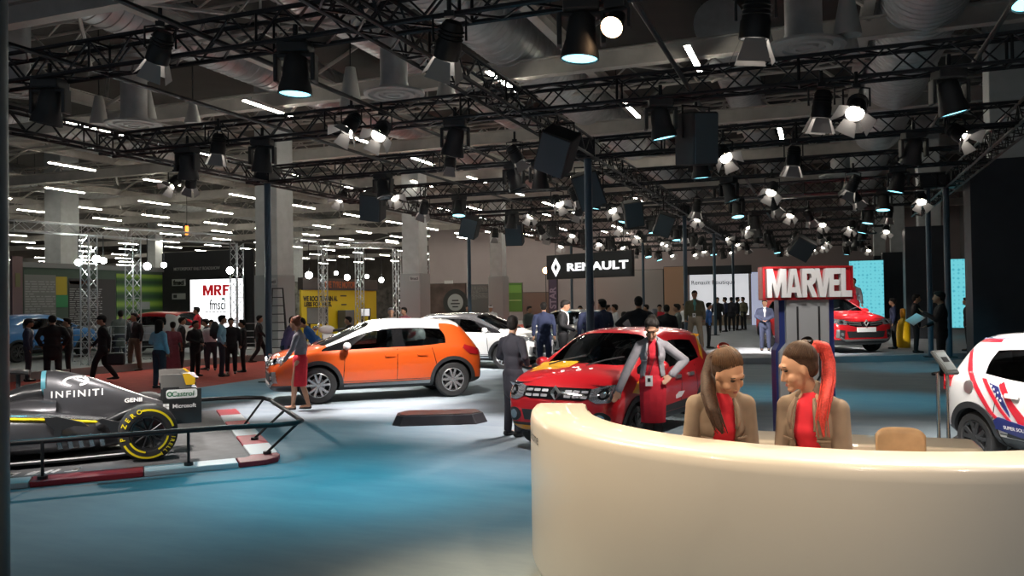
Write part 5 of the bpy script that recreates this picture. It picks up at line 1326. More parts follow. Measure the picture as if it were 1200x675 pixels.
fo = C2W(-4.70, 10.42, kz + .052)
f1 = thing('racing_car', 'dark grey open wheel racing car with yellow banded tyres behind the low rail', 'racing car', fo, camang(-.906, -.42))
CARB = mat('racing carbon', (.02, .021, .023), .3, .1, coat=.6); F1G = mat('racing grey metallic', (.095, .095, .105), .32, .6, coat=1); F1S = mat('racing silver', (.62, .63, .64), .2, .85, coat=.6); F1Y = mat('racing yellow', (.85, .68, .01), .4); F1W = mat('racing white print', (.85, .85, .85), .6)
def loft(name, secs, m, n=20, smooth=50, parent=None, power=2.0):
    """secs: (x, half width, z bottom, z top[, y centre])"""
    mb = MB(); vs = []
    for s in secs:
        x, w, zb_, zt = s[:4]; yc = s[4] if len(s) > 4 else 0
        for i in range(n):
            a = 2 * PI * i / n; c, q = math.cos(a), math.sin(a)
            e = 2 / power; y = math.copysign(abs(c) ** e, c); z = math.copysign(abs(q) ** e, q)
            vs.append((x, yc + w * y, (zb_ + zt) / 2 + (zt - zb_) / 2 * z))
    k = len(secs)
    fs = [(i * n + j, i * n + (j + 1) % n, (i + 1) * n + (j + 1) % n, (i + 1) * n + j) for i in range(k - 1) for j in range(n)] + [tuple(range(n)), tuple(range((k - 1) * n, k * n))]
    return mb.add(vs, fs).build(name, m, parent or f1, smooth=smooth)
ec = loft('engine_cover', [(-.55, .03, .42, .47), (-.25, .06, .34, .575), (0, .10, .28, .675), (.3, .15, .24, .81), (.6, .20, .22, .945), (.85, .22, .22, 1.025), (1.02, .20, .22, 1.065), (1.14, .17, .3, 1.06)], F1G, 28, 60, power=2.3)
loft('air_intake', [(1.135, .15, .80, 1.045), (1.15, .13, .83, 1.03), (1.10, .11, .85, 1.0)], CARB, 20)
loft('intake_lip', [(1.12, .168, .74, 1.062), (1.17, .165, .76, 1.06), (1.17, .15, .79, 1.04), (1.12, .15, .79, 1.04)], mat('teal lip', (.10, .32, .40), .4), 20)
loft('cockpit_surround', [(1.0, .34, .25, .74), (1.3, .36, .22, .76), (1.8, .35, .2, .68), (2.3, .30, .2, .60), (3.0, .2, .24, .5), (3.9, .12, .26, .38), (4.3, .07, .25, .32)], F1G, 24, 60, power=2.6)
loft('headrest', [(1.16, .15, .68, .93), (1.35, .17, .68, .90), (1.55, .15, .66, .82)], CARB, 16)
loft('camera_pod', [(1.30, .17, 1.02, 1.075), (1.42, .2, 1.03, 1.10), (1.52, .17, 1.04, 1.085)], CARB, 14); MB().cyl((1.42, 0, .85), (1.42, 0, 1.06), .025, n=8).build('pod_stalk', CARB, f1)
for s in (1, -1):
    loft('sidepod', [(-.1, .06, .14, .30, s * .16), (.2, .12, .13, .40, s * .20), (.55, .22, .12, .50, s * .30), (.95, .30, .12, .58, s * .38), (1.4, .33, .13, .64, s * .40), (1.9, .32, .15, .66, s * .42), (2.05, .28, .2, .64, s * .42)], F1G, 22, 60, power=3.2)
    loft('sidepod_band', [(-.05, .03, .30, .345, s * .205), (.3, .06, .395, .455, s * .30), (.7, .10, .47, .535, s * .46), (1.1, .12, .535, .60, s * .57), (1.6, .11, .58, .645, s * .62), (1.95, .1, .60, .65, s * .62)], F1S, 14, 60)
    loft('yellow_stripe', [(.35, .03, .40, .44, s * .375), (.7, .05, .455, .50, s * .525), (1.1, .06, .52, .565, s * .645), (1.5, .05, .56, .605, s * .70)], F1Y, 12, 60)
    # curved black deflectors before the wheel and on the pod
    MB().prism([(.62, .44), (.70, .50), (.95, .58), (1.08, .58), (1.06, .50), (.98, .42), (1.0, .30), (.92, .30), (.90, .42), (.78, .46)], X3, Z3, (0, 1, 0), (0, s * .76 - .012, 0), .024).build('bargeboard', CARB, f1, bevel=.005)
    MB().prism([(.18, .36), (.26, .45), (.5, .52), (.56, .50), (.42, .40), (.40, .34)], X3, Z3, (0, 1, 0), (0, s * .70 - .012, 0), .024).build('deflector', CARB, f1, bevel=.005)
    MB().tube([(.55, s * .5, .40), (.30, s * .56, .52), (.12, s * .62, .60), (-.1, s * .66, .62)], [.05, .055, .045, .02], 10).build('brake_duct', CARB, f1, smooth=60)
    for a, b in (((.45, s * .12, .45), (.03, s * .58, .46)), ((-.25, s * .08, .45), (-.03, s * .58, .46)), ((.42, s * .14, .22), (.03, s * .58, .22)), ((-.3, s * .1, .2), (-.03, s * .58, .2))):
        MB().tube([a, b], .02, 8).build('wishbone', CARB, f1)
    # silver engine vanes low on the flank
    for k in range(5): MB().box((.50 + k * .11, s * .70, .27), (.05, .05, .15), (0, .2, .3)).build('vane', mat('steel blue vane', (.22, .27, .30), .25, .8), f1, bevel=.008)
MB().prism([(-.1, -.5), (.2, -.66), (.8, -.74), (2.6, -.74), (2.8, -.5), (2.8, .5), (2.6, .74), (.8, .74), (.2, .66), (-.1, .5)], X3, (0, 1, 0), Z3, (0, 0, .05), .03).build('floor_plank', CARB, f1, bevel=.006)
MB().prism([(.18, .672), (.8, .752), (2.6, .752), (2.6, .735), (.8, .735), (.18, .655)], X3, (0, 1, 0), Z3, (0, 0, .078), .012).build('floor_edge_strip', F1W, f1)
# wing
for s in (1, -1):
    ep = MB().prism([(-.62, .36), (-.17, .36), (-.17, .82), (-.36, .82), (-.36, .79), (-.62, .79)], X3, Z3, (0, 1, 0), (0, s * .47 - .01, 0), .02).build('wing_endplate', CARB, f1, bevel=.004)
    MB().prism([(-.50, .80), (-.15, .80), (-.15, .98), (-.44, .98), (-.54, .90)], X3, Z3, (0, 1, 0), (0, s * .465 - .008, 0), .016).build('wing_upper_plate', mat('wing grey', (.20, .19, .18), .3, .3), f1, bevel=.003)
    MB().prism([(-.54, .84), (-.44, .84), (-.40, .98), (-.48, .98), (-.55, .92)], X3, Z3, (0, 1, 0), (0, s * .478 - .004, 0), .008).build('wing_yellow_tip', mat('wing amber', (.85, .5, .02), .35), f1)
def plane(z, c, x, t, nm): 
    MB().prism([(x - c * .5, z + .02), (x - c * .2, z - .01), (x + c * .3, z - .005), (x + c * .5, z + .03), (x + c * .3, z + .04), (x - c * .2, z + .03)], X3, Z3, (0, 1, 0), (0, -.46, 0), .92).build(nm, CARB, f1, smooth=30)
plane(.78, .30, -.42, 0, 'main_wing'); plane(.90, .18, -.50, 0, 'upper_flap'); plane(.42, .2, -.42, 0, 'beam_wing')
MB().box((-.40, 0, .55), (.12, .03, .5)).build('wing_pylon', CARB, f1)
OT = 1
lz = .483
MB().prism(stadium(.36, .11, 6, .03), NX3 if 0 else (-1, 0, 0), Z3, (0, 1, 0), (-.39, .478, .735), .006).build('logo_plate', F1W, f1)
letters('lettering', 'Castrol', mat('castrol green', (.02, .16, .06), .5), f1, (-.405, .487, .735), (-1, 0, 0), Z3, width=.26, bold=.01, shear=.15, ext=.001)
MB().lathe([(.018, 0), (.032, 0), (.032, .002), (.018, .002)], 14, (-.25, .485, .735), (0, 1, 0)).build('logo_ring', mat('castrol green', (.02, .16, .06)), f1)
letters('lettering', 'Microsoft', F1W, f1, (-.42, .484, .585), (-1, 0, 0), Z3, width=.27, bold=.015, ext=.001)
for i in range(4): MB().box((-.225 + .036 * (i % 2), .482, .566 + .036 * (i // 2)), (.032, .004, .032)).build('logo_square', F1W, f1)
# body lettering, laid on the flank
bv = BVHTree.FromPolygons([v.co.copy() for v in ec.data.vertices], [tuple(p.vertices) for p in ec.data.polygons])
def flank(x0, z0, off=.004):
    def fn(x, y):
        p = Vector((x0 - x, 2, z0 + y)); h = bv.ray_cast(p, Vector((0, -1, 0))); tt = h[3] if h[0] is not None else 1.9
        return p + Vector((0, -(tt - off), 0))
    return fn
letters('lettering', 'INFINITI', F1W, f1, (0, 0, 0), X3, Z3, width=.56, height=.08, bold=.015, fn=flank(.78, .78), space=1.3)
fl_ = flank(.80, .925)
ov = MB(); no = 40
def lg(t, k): 
    x, y = .145 * math.cos(t), .062 * math.sin(t); return x * k, y * k
a_, b_ = R(-68), R(248)
for i in range(no):
    t0, t1 = a_ + (b_ - a_) * i / no, a_ + (b_ - a_) * (i + 1) / no
    q = [fl_(*lg(t0, 1)), fl_(*lg(t1, 1)), fl_(*lg(t1, .72)), fl_(*lg(t0, .72))]; ov.add(q, [(0, 1, 2, 3)])
for s in (1, -1): ov.add([fl_(s * .012, .045), fl_(s * .055, -.056), fl_(s * .085, -.052), fl_(s * .02, .044)], [(0, 1, 2, 3)])
ov.build('flank_logo', F1W, f1)['label'] = 'white oval emblem on the engine cover'
letters('lettering', 'GENII', F1W, f1, (0, 0, 0), X3, Z3, width=.2, height=.05, bold=.02, fn=flank(.16, .655, .03))
# tyres: black wheel with yellow arcs and letters
def f1wheel(x, y, s, Rw, wd):
    t = bpy.data.objects.new('wheel', None); COL.objects.link(t); t.parent = f1; t.location = (x, y, Rw); ax = (0, s, 0)
    MB().lathe([(.20, -wd / 2 + .02), (.27, -wd / 2), (Rw - .035, -wd * .47), (Rw - .006, -wd * .40), (Rw, -wd * .2), (Rw, wd * .2), (Rw - .006, wd * .40), (Rw - .035, wd * .47), (.27, wd / 2), (.21, wd / 2 - .012), (.20, wd / 2 - .03)], 48, (0, 0, 0), ax).build('tyre', K['rubber'], t, smooth=45)
    MB().lathe([(.20, wd / 2 - .025), (.185, wd / 2 - .03), (.175, wd / 2 - .09), (.10, wd / 2 - .13), (0, wd / 2 - .13)], 40, (0, 0, 0), ax).build('rim_dish', CARB, t, smooth=45)
    sp = MB()
    for i in range(10):
        a = 2 * PI * i / 10; u = Vector((math.cos(a), 0, math.sin(a))); sp.tube([u * .03 + Vector((0, s * (wd / 2 - .07), 0)), u * .18 + Vector((0, s * (wd / 2 - .06), 0))], .010, 6)
    sp.build('spokes', mat('rim dark metal', (.06, .06, .065), .3, .8), t); MB().lathe([(0, wd / 2 - .04), (.03, wd / 2 - .045), (.045, wd / 2 - .09)], 16, (0, 0, 0), ax).build('wheel_nut', F1S, t, smooth=45)
    ys = s * (wd / 2 + .002)
    P = lambda a, r: Vector((-s * r * math.cos(a), ys - s * .010 * max(0, (r - .27) / .06), r * math.sin(a)))
    def arc(r0, r1, a0, a1, nm, m):
        mb = MB(); n = 24
        for i in range(n): 
            u, v = a0 + (a1 - a0) * i / n, a0 + (a1 - a0) * (i + 1) / n; mb.add([P(u, r0), P(v, r0), P(v, r1), P(u, r1)], [(0, 1, 2, 3)])
        mb.build(nm, m, t)
    arc(.268, .292, R(15), R(104), 'yellow_band', F1Y); arc(.268, .292, R(205), R(300), 'yellow_band', F1Y)
    arc(.205, .226, R(205), R(262), 'rim_band', F1Y); arc(.205, .226, R(300), R(350), 'rim_band', F1Y)
    def word(w, ac, hgt_, step):
        for i, c in enumerate(w):
            if c == ' ': continue
            a = ac - (i - (len(w) - 1) / 2) * step
            c0 = P(a, .279); up_ = (P(a, .29) - P(a, .27)).normalized(); rt_ = (P(a - .01, .279) - P(a + .01, .279)).normalized()
            letters('lettering', c, F1Y, t, c0 + Vector((0, s * .004, 0)), rt_, rt_.cross(up_).cross(rt_) if 0 else up_, height=hgt_, bold=.03, ext=.0005)
    word('P ZERO', R(150), .055, R(16)); word('PIRELLI', R(330), .045, R(9.5))
for x, y, Rw, wd in ((0, .76, .33, .36), (3.3, .74, .33, .28)):
    for s in (1, -1): f1wheel(x, s * y, s, Rw, wd)
MB().box((0, .68, .0125), (.34, .34, .025)).build('tyre_block', CARB, f1)
# ================================================================== hall columns
def column(px0, px1, Y, ytop, label, clad=None, cz=None, sign=False, zb=0.0):
    a, b = PY(px0, 300, Y), PY(px1, 300, Y); w = abs(b.x - a.x); c = (a.x + b.x) / 2
    t = thing('hall_column', label, 'column', (c, Y + w / 2, zb), 0, 'square hall columns')
    MB().box((0, 0, (11.15 - zb) / 2), (w, w, 11.15 - zb)).build('shaft', K['conc'], t, bevel=.03)
    if clad:
        MB().box((0, 0, cz / 2), (w * clad, w * clad, cz)).build('cladding', mat('column grey cladding', (.33, .36, .37), .6), t, bevel=.02)
    return t, c, w
c1, cx1, w1 = column(299, 325, 25.6, 0, 'grey square column beside the white tyre screen', 1.06, 3.0)
c2, cx2, w2 = column(471, 491, 35.6, 0, 'grey square column behind the orange car roof', 1.18, 3.3)
c3, cx3, w3 = column(574, 588, 46.0, 0, 'grey square column standing beside the green board', 1.25, 3.4)
for (c, cx, w, Y, z, nm) in ((c1, cx1, w1, 25.6, 2.75, 1), (c2, cx2, w2, 35.6, 3.05, 1)):
    r = c; ww = w * 1.06 if c is c1 else w * 1.18
    MB().box((ww * .22, -ww / 2 - .008, z), (ww * .46, .014, .26)).build('column_sign', mat('sign plate grey', (.42, .45, .46), .5), r)
    letters('lettering', 'fmsci', mat('print black', (.01, .01, .01), .6), r, (ww * .22, -ww / 2 - .018, z), X3, Z3, width=ww * .38, bold=.02)
column(52, 71, 33.2, 0, 'pale square column far behind the grey printed panel')
column(173, 182, 58, 0, 'distant pale column above the corner of the charcoal wall')
column(343, 350, 74, 0, 'most distant pale column above the yellow stand')
# right hand columns with tall dark cladding
def clad_col(px0, px1, Y, ytop, cpx0, cpx1, label, w2=None):
    a, b = PY(px0, 250, Y), PY(px1, 250, Y); w = abs(b.x - a.x); c = (a.x + b.x) / 2
    t = thing('hall_column', label, 'column', (c, Y + w / 2, .006), 0, 'dark clad columns')
    MB().box((0, 0, 5.57), (w, w, 11.14)).build('shaft', K['conc'], t, bevel=.03)
    ca, cb = PY(cpx0, ytop, Y - .12), PY(cpx1, ytop, Y - .12); cw = abs(cb.x - ca.x)
    MB().box(((ca.x + cb.x) / 2 - c, .0, ca.z / 2), (cw, w + .24, ca.z)).build('cladding', K['clad'], t, bevel=.01)
    return t
clad_col(1076, 1103, 35.5, 266, 1060, 1110, 'pale column with dark cladding left of the twin posts')
clad_col(1043, 1060, 46, 296, 1034, 1061, 'far pale column with dark cladding beside the cyan screen')
clad_col(1023, 1037, 55, 300, 1024, 1036, 'farthest pale column over the red letters sign')
clad_col(1162, 1206, 24.2, 188, 1136, 1262, 'pale column with the tallest dark cladding at the right edge')

# ================================================================== LED screens and boutique at the back
def led_mat(name, c1, c2, s):
    m = mat(name, c1, .5, emit=1.0); nt = m.node_tree; b = nt.nodes['Principled BSDF']
    tc = nt.nodes.new('ShaderNodeTexCoord'); v = nt.nodes.new('ShaderNodeTexVoronoi'); v.inputs['Scale'].default_value = s; v.distance = 'MANHATTAN'; v.inputs['Randomness'].default_value = .25
    r = nt.nodes.new('ShaderNodeValToRGB'); r.color_ramp.elements[0].color = c2 + (1,); r.color_ramp.elements[1].color = c1 + (1,); r.color_ramp.elements[0].position = .1; r.color_ramp.elements[1].position = .55
    nt.links.new(tc.outputs['Object'], v.inputs['Vector']); nt.links.new(v.outputs['Distance'], r.inputs['Fac']); nt.links.new(r.outputs['Color'], b.inputs['Emission Color']); b.inputs['Base Color'].default_value = (.02, .02, .02, 1)
    return m
LED = led_mat('cyan screen image', (.16, .62, .70), (.03, .34, .46), 5.5)
def panel(name, x0, y0, x1, y1, Y, m, label, cat, th=.12, base=True, group=None, frame=None):
    a, b = PY(x0, y0, Y), PY(x1, y1, Y); c = (a + b) / 2; w, h = abs(b.x - a.x), abs(a.z - b.z)
    t = thing(name, label, cat, (c.x, Y, 0), 0, group)
    MB().box((0, 0, c.z), (w, .02, h)).build('screen_face' if 'screen' in name else 'panel_face', m, t)
    MB().box((0, th / 2 + .012, c.z), (w + .06, th, h + .06)).build('housing', frame or K['dark'], t, bevel=.01)
    if base:
        for s in (-1, 1): MB().box((s * w * .42, th / 2, (c.z - h / 2) / 2), (.08, .08, max(.05, c.z - h / 2))).build('support', K['dark'], t)
    return t, c, w, h
panel('led_screen', 995, 306, 1037, 396, 44, LED, 'bright cyan patterned screen between the red letters sign and the dark cladding', 'screen')
panel('led_screen', 1108, 304, 1138, 384, 38, LED, 'cyan screen strip between the twin posts and the tall dark wall', 'screen')
WL = mat('lit white boutique wall', (.8, .8, .82), .6, emit=.55, ecol=(.95, .96, 1))  # lit look put into the wall material as emission, no lamp behind it
t, c, w, h = panel('boutique_wall', 808, 319, 878, 369, 52, WL, 'brightly lit white boutique wall with grey lettering far behind', 'wall sign', base=False)
letters('lettering', 'Renault Boutique', mat('grey print2', (.12, .12, .13), .6), t, (-.35, -.02, c.z + h * .24), X3, Z3, width=w * .74, bold=.005)
t, c, w, h = panel('boutique_wall', 880, 319, 905, 400, 53, mat('lit lilac wall', (.6, .62, .75), .6, emit=.45, ecol=(.72, .76, 1)), 'pale lilac lit wall section beside the red letters sign', 'wall sign', base=False)  # same here: emission in the panel stands in for light on it
t, c, w, h = panel('shop_counter', 808, 371, 872, 384, 51, mat('tan counter front', (.33, .24, .16), .6), 'tan counter front under the lit boutique wall', 'counter', base=False)
panel('partition', 778, 313, 806, 392, 50, mat('warm tan wall', (.52, .33, .22), .8), 'warm tan partition at the near side of the boutique', 'partition', base=False)
panel('partition', 806, 313, 880, 320, 51.5, K['dark'], 'dark fascia strip over the boutique wall', 'partition', base=False)
panel('partition', 697, 318, 778, 395, 55, mat('grey beige wall', (.34, .32, .31), .8), 'grey beige partition behind the broad black suit', 'partition', base=False)
# yellow totem
q = PD(1059, 409, 26.5); t = thing('yellow_totem', 'small bright yellow bottle shaped totem on the show deck', 'totem', (q.x, q.y, .18), 0)
MB().lathe([(0, 0), (.20, 0), (.21, .05), (.21, .72), (.17, .85), (.07, .95), (.06, 1.15), (0, 1.15)], 20).build('totem_body', mat('signal yellow', (.9, .55, .01), .4), t, smooth=40)
MB().lathe([(.065, .95), (.085, 1.12), (.08, 1.26), (0, 1.28)], 16).build('cap', mat('totem amber', (.7, .3, .01), .4), t, smooth=40)

q = PD(1000, 345, 29.5); t = thing('presentation_riser', 'low grey riser under the hostess behind the red crossover', 'riser', (q.x, q.y, .18), YAW)
MB().box((0, 0, .238), (1.2, 1.0, .476)).build('riser_block', K['conc'], t, bevel=.02); MB().box((0, 0, .479), (1.16, .96, .004)).build('riser_carpet', K['dark'], t)
# ================================================================== hanging brand sign
a, b = PD(642, 313.5, 29.0), PD(742, 308.5, 26.2); c = (a + b) / 2; w = Vector((b.x - a.x, b.y - a.y)).length
t = thing('hanging_sign', 'black hanging sign with white lozenge emblem and white capital letters', 'sign', c, math.atan2(b.y - a.y, b.x - a.x))
SH = 29.5 * 27.6 / F
MB().box((0, 0, 0), (w, .14, SH)).build('sign_box', mat('sign black', (.012, .013, .015), .5), t, bevel=.01)
WS = mat('lit white letters', (.9, .9, .92), .5, emit=1.0, ecol=(1, 1, 1))
letters('lettering', 'RENAULT', WS, t, (w * .115, -.085, -.03), X3, Z3, width=w * .70, height=SH * .33, bold=.035, space=1.05, ext=.01)
outer = [(0, 1), (.62, .12), (.62, -.12), (0, -1), (-.62, -.12), (-.62, .12)]; inner = [(0, .42), (.24, 0), (.24, -.001), (0, -.42), (-.24, -.001), (-.24, 0)]
mb = MB(); s = SH * .40; V = lambda p, h: Vector((p[0] * s, -.075 - h, p[1] * s))
mb.add([V(p, 0) for p in outer] + [V(((p[0] + q_[0]) / 2, (p[1] + q_[1]) / 2), .05) for p, q_ in zip(outer, inner)] + [V(q_, 0) for q_ in inner], [(k * 6 + i, k * 6 + (i + 1) % 6, (k + 1) * 6 + (i + 1) % 6, (k + 1) * 6 + i) for k in range(2) for i in range(6)])
o = mb.build('lozenge_emblem', WS, t); o.location = (-w * .38, 0, -.01)
for s in (-1, 1): MB().cyl((s * w * .4, 0, SH / 2), (s * w * .4, 0, ZB - c.z + .05), .012, n=6).build('hanger_wire', K['black'], t)

# ================================================================== booths beyond the red aisle
BX = -25.5
def xpanel(name, x0, y0, x1, y1, X, m, label, cat, group=None, th=.1):
    """a panel in a plane running along the hall (X constant), seen from the aisle; px corners top-left, bottom-right"""
    a, b = PX(x0, y0, X), PX(x1, y1, X); Y0, Y1 = a.y, b.y; z1 = a.z; z0 = max(.0, PX(x0, y1, X).z)
    t = thing(name, label, cat, (X, (Y0 + Y1) / 2, 0), PI / 2, group)      # local x runs along +Y, local -y faces the aisle
    MB().box((0, 0, (z0 + z1) / 2), (abs(Y1 - Y0), th, abs(z1 - z0))).build('panel_face', m, t)
    return t, abs(Y1 - Y0), z0, z1
def quad(t, nm, x0, x1, z0, z1, m, off=-.058, th=.012): return MB().box(((x0 + x1) / 2, off, (z0 + z1) / 2), (x1 - x0, th, z1 - z0)).build(nm, m, t)
def wave_mat():
    m = mat('green striped print', (.1, .2, .05), .6); nt = m.node_tree; b = nt.nodes['Principled BSDF']
    tc = nt.nodes.new('ShaderNodeTexCoord'); mp = nt.nodes.new('ShaderNodeMapping'); mp.inputs['Scale'].default_value = (.05, 1, 1.6)
    wv = nt.nodes.new('ShaderNodeTexWave'); wv.bands_direction = 'Z'; wv.inputs['Scale'].default_value = .35; wv.inputs['Distortion'].default_value = 1.4
    r = nt.nodes.new('ShaderNodeValToRGB'); e = r.color_ramp.elements; e[0].color = (.012, .05, .02, 1); e[1].color = (.22, .36, .04, 1); x = e.new(.5); x.color = (.05, .14, .02, 1)
    nt.links.new(tc.outputs['Object'], mp.inputs['Vector']); nt.links.new(mp.outputs[0], wv.inputs['Vector']); nt.links.new(wv.outputs['Fac'], r.inputs['Fac']); nt.links.new(r.outputs['Color'], b.inputs['Base Color'])
    return m
GRN = wave_mat(); TXG = mat('pale print lines', (.30, .31, .30), .7)
def print_lines(t, x0, x1, z0, z1, n, seed, m=TXG, off=-.066):
    rr = random.Random(seed); mb = MB(); h = (z1 - z0) / n
    for i in range(n):
        z = z1 - h * (i + .5); x = x0
        while x < x1 - .05:
            l = min(rr.uniform(.08, .3), x1 - x)
            if i % 6 == 5 and x > x0 + (x1 - x0) * rr.uniform(.2, .6): break
            mb.box((x + l / 2, off, z), (l, .006, h * .42)); x += l + .05
    return mb.build('print_lines', m, t)
def LX(t, px, py, X): return PX(px, py, X).y - t.location.y
t, L, z0, z1 = xpanel('exhibit_wall', 26, 313, 190, 452, BX, mat('booth wall dark green', (.05, .085, .06), .7), 'long green and grey printed exhibit wall behind the aisle crowd', 'exhibit wall')
z0 = .3
quad(t, 'grey_text_panel', LX(t, 27, 340, BX), LX(t, 64, 340, BX), 1.0, z1 - .25, mat('panel grey', (.17, .18, .17), .7)); print_lines(t, LX(t, 28, 340, BX), LX(t, 63, 340, BX), 1.1, z1 - .45, 20, 1)
quad(t, 'yellow_block', LX(t, 64, 330, BX), LX(t, 77, 330, BX), z1 - .95, z1 - .3, mat('print yellow', (.42, .33, .02), .7)); quad(t, 'green_block', LX(t, 64, 330, BX), LX(t, 78, 330, BX), z1 - 1.4, z1 - .96, mat('print green', (.03, .22, .08), .7))
quad(t, 'dark_text_panel', LX(t, 79, 340, BX), LX(t, 134, 340, BX), .6, z1 - .35, mat('panel brown black', (.035, .033, .032), .7)); print_lines(t, LX(t, 80, 340, BX), LX(t, 118, 340, BX), .9, z1 - .7, 22, 2)
quad(t, 'heading_bar', LX(t, 80, 340, BX), LX(t, 100, 340, BX), z1 - .56, z1 - .44, mat('print orange', (.35, .10, .04), .7))
quad(t, 'striped_panel', LX(t, 135, 340, BX), LX(t, 189, 340, BX), .4, z1 - .12, GRN)
quad(t, 'logo_plate', LX(t, 159, 352, BX), LX(t, 174, 352, BX), 1.75, 2.05, mat('plate grey green', (.25, .27, .26), .7), -.066)
MB().box((0, 0, z1 + .09), (L + .1, .2, .18)).build('top_rail', mat('rail grey', (.18, .19, .19), .6), t)
# wing of the same booth nearer the post
t, L, z0, z1 = xpanel('exhibit_wall', 13, 300, 26, 440, -24.4, mat('mauve print', (.17, .11, .11), .7), 'mauve end panel of the exhibit wall at the near post', 'exhibit wall')
quad(t, 'green_block', -L / 2 + .1, L / 2 - .1, z1 - 1.0, z1 - .55, mat('print olive', (.16, .16, .07), .7))
# tyre screen wall (faces the camera)
Y = 26.4
t, c, w, h = panel('tyre_wall', 190, 297, 297, 425, Y, mat('wall charcoal', (.018, .019, .021), .7), 'charcoal wall round the white tyre screen', 'exhibit wall', base=False)
def wx(px): return PY(px, 350, Y).x - t.location.x
def wz(py, px=250): return PY(px, py, Y).z
SCRW = mat('white screen light', (.9, .9, .9), .5, emit=1.6, ecol=(.97, .98, 1))
tw = t
sc_, c, w, h = panel('white_screen', 223, 328, 285, 399, Y - .16, SCRW, 'glowing white screen with red and black lettering on the charcoal wall', 'screen', base=False, th=.1)
sx = lambda px: PY(px, 350, Y - .16).x - sc_.location.x
sz = lambda py: PY(250, py, Y - .16).z
block_word('MRF', mat('screen red', (.55, .01, .02), .5, emit=.35, ecol=(.8, .02, .03)), sc_, Vector((sx(253.5), -.012, sz(340.2))), sx(269) - sx(238), sz(334) - sz(346.5), .01, .08)
letters('lettering', 'fmsci', K['black'], sc_, (sx(255), -.016, sz(357)), X3, Z3, width=sx(264.5) - sx(246), height=sz(350) - sz(362), bold=.012, ext=.003)
MB().box((0, .10, 3.0), (.2, .06, .1)).build('mount', K['black'], sc_)
MB().box((sx(262), -.016, sz(350.5)), (.16, .008, .08)).build('teal_bar', mat('teal print', (.02, .35, .35), .5), sc_)
print_lines(sc_, sx(241), sx(268), sz(366.5), sz(364.5), 1, 4, K['dark'], -.016)
letters('lettering', 'CORE', K['black'], sc_, (sx(270), -.016, sz(376)), X3, Z3, width=sx(276) - sx(262), bold=.04, ext=.003)
for y0, y1, nm in ((326, 334, 'fmsci'), (343, 350, '')):
    MB().box((wx(210), -.02, (wz(y0) + wz(y1)) / 2), (wx(218) - wx(202.5), .02, wz(y0) - wz(y1))).build('logo_plate', mat('plate pale grey', (.42, .43, .43), .6), t)
    if nm: letters('lettering', nm, K['black'], t, (wx(210), -.035, (wz(y0) + wz(y1)) / 2), X3, Z3, width=wx(216.5) - wx(204), bold=.05)
    else: MB().box((wx(206), -.035, (wz(y0) + wz(y1)) / 2), (.18, .01, .14)).build('logo_square', K['dark'], t)
letters('lettering', 'MOTORSPORT RALLY ROADSHOW', mat('print pale', (.34, .34, .34), .6), t, (wx(231), -.02, wz(314)), X3, Z3, width=wx(258) - wx(204), height=.13, bold=.01)
# raised booth floor with the cars
P_ = [PZ(14, 437, .22), PZ(180, 424, .22), PZ(295, 421, .22)]
pl = [(P_[0].x, 12), (P_[0].x + .2, P_[0].y), (P_[1].x, P_[1].y), (P_[2].x, 25.2), (P_[2].x, 26.2), (-25.4, 26.2), (-25.4, 12)]
bs = MB().prism(pl, X3, (0, 1, 0), Z3, (0, 0, .006), .21).build('booth_floor', mat('booth floor grey', (.30, .32, .32), .6, 0, .05, 2)); bs['kind'] = 'structure'
# two cars shown in the booth (only glimpsed between the people)
q = PD(180, 400, 28.4); car('small red roofed car on the racing stand behind the crowd barrier', (q.x, q.y, .217), PI + .1, dict(HAT, paint=mat('rally white paint', (.62, .62, .62), .3, coat=1), roof=REDP))
q = PD(44, 400, 26.2); car('blue car with lime flank on the racing stand before the grey printed panel', (q.x, q.y, .217), PI / 2, dict(HAT, paint=mat('rally blue paint', (.04, .22, .55), .3, coat=1), roof=mat('rally blue paint', (.04, .22, .55), .3)))
q = PD(112, 400, 25.4)
# crowd barriers
def barrier(px0, px1, dep, label):
    a, b = PD(px0, 400, dep), PD(px1, 400, dep); a.z = b.z = .217 if dep > 24 else .006
    d = b - a; L = d.length; t = thing('crowd_barrier', label, 'barrier', (a + b) / 2, math.atan2(d.y, d.x), 'crowd barriers of the racing stand')
    MB().tube([(-L / 2, 0, 0), (-L / 2, 0, 1.05), (L / 2, 0, 1.05), (L / 2, 0, 0)], .022, 8).tube([(-L / 2, 0, .2), (L / 2, 0, .2)], .018, 6).build('frame', K['alu'], t)
    m = MB()
    for z in (.4, .6, .8): m.tube([(-L / 2, 0, z), (L / 2, 0, z)], .012, 5)
    m.build('rails', K['alu'], t)
    for s in (-1, 1): MB().box((s * (L / 2 - .2), 0, .02), (.05, .5, .04)).build('foot', K['alu'], t)
for i, (a, b, d) in enumerate(((85, 118, 24.9), (130, 152, 25.2), (165, 188, 25.5), (282, 300, 26.5))): barrier(a, b, d, 'silver crowd barrier in front of the racing stand, %s along the aisle' % ORD[i])
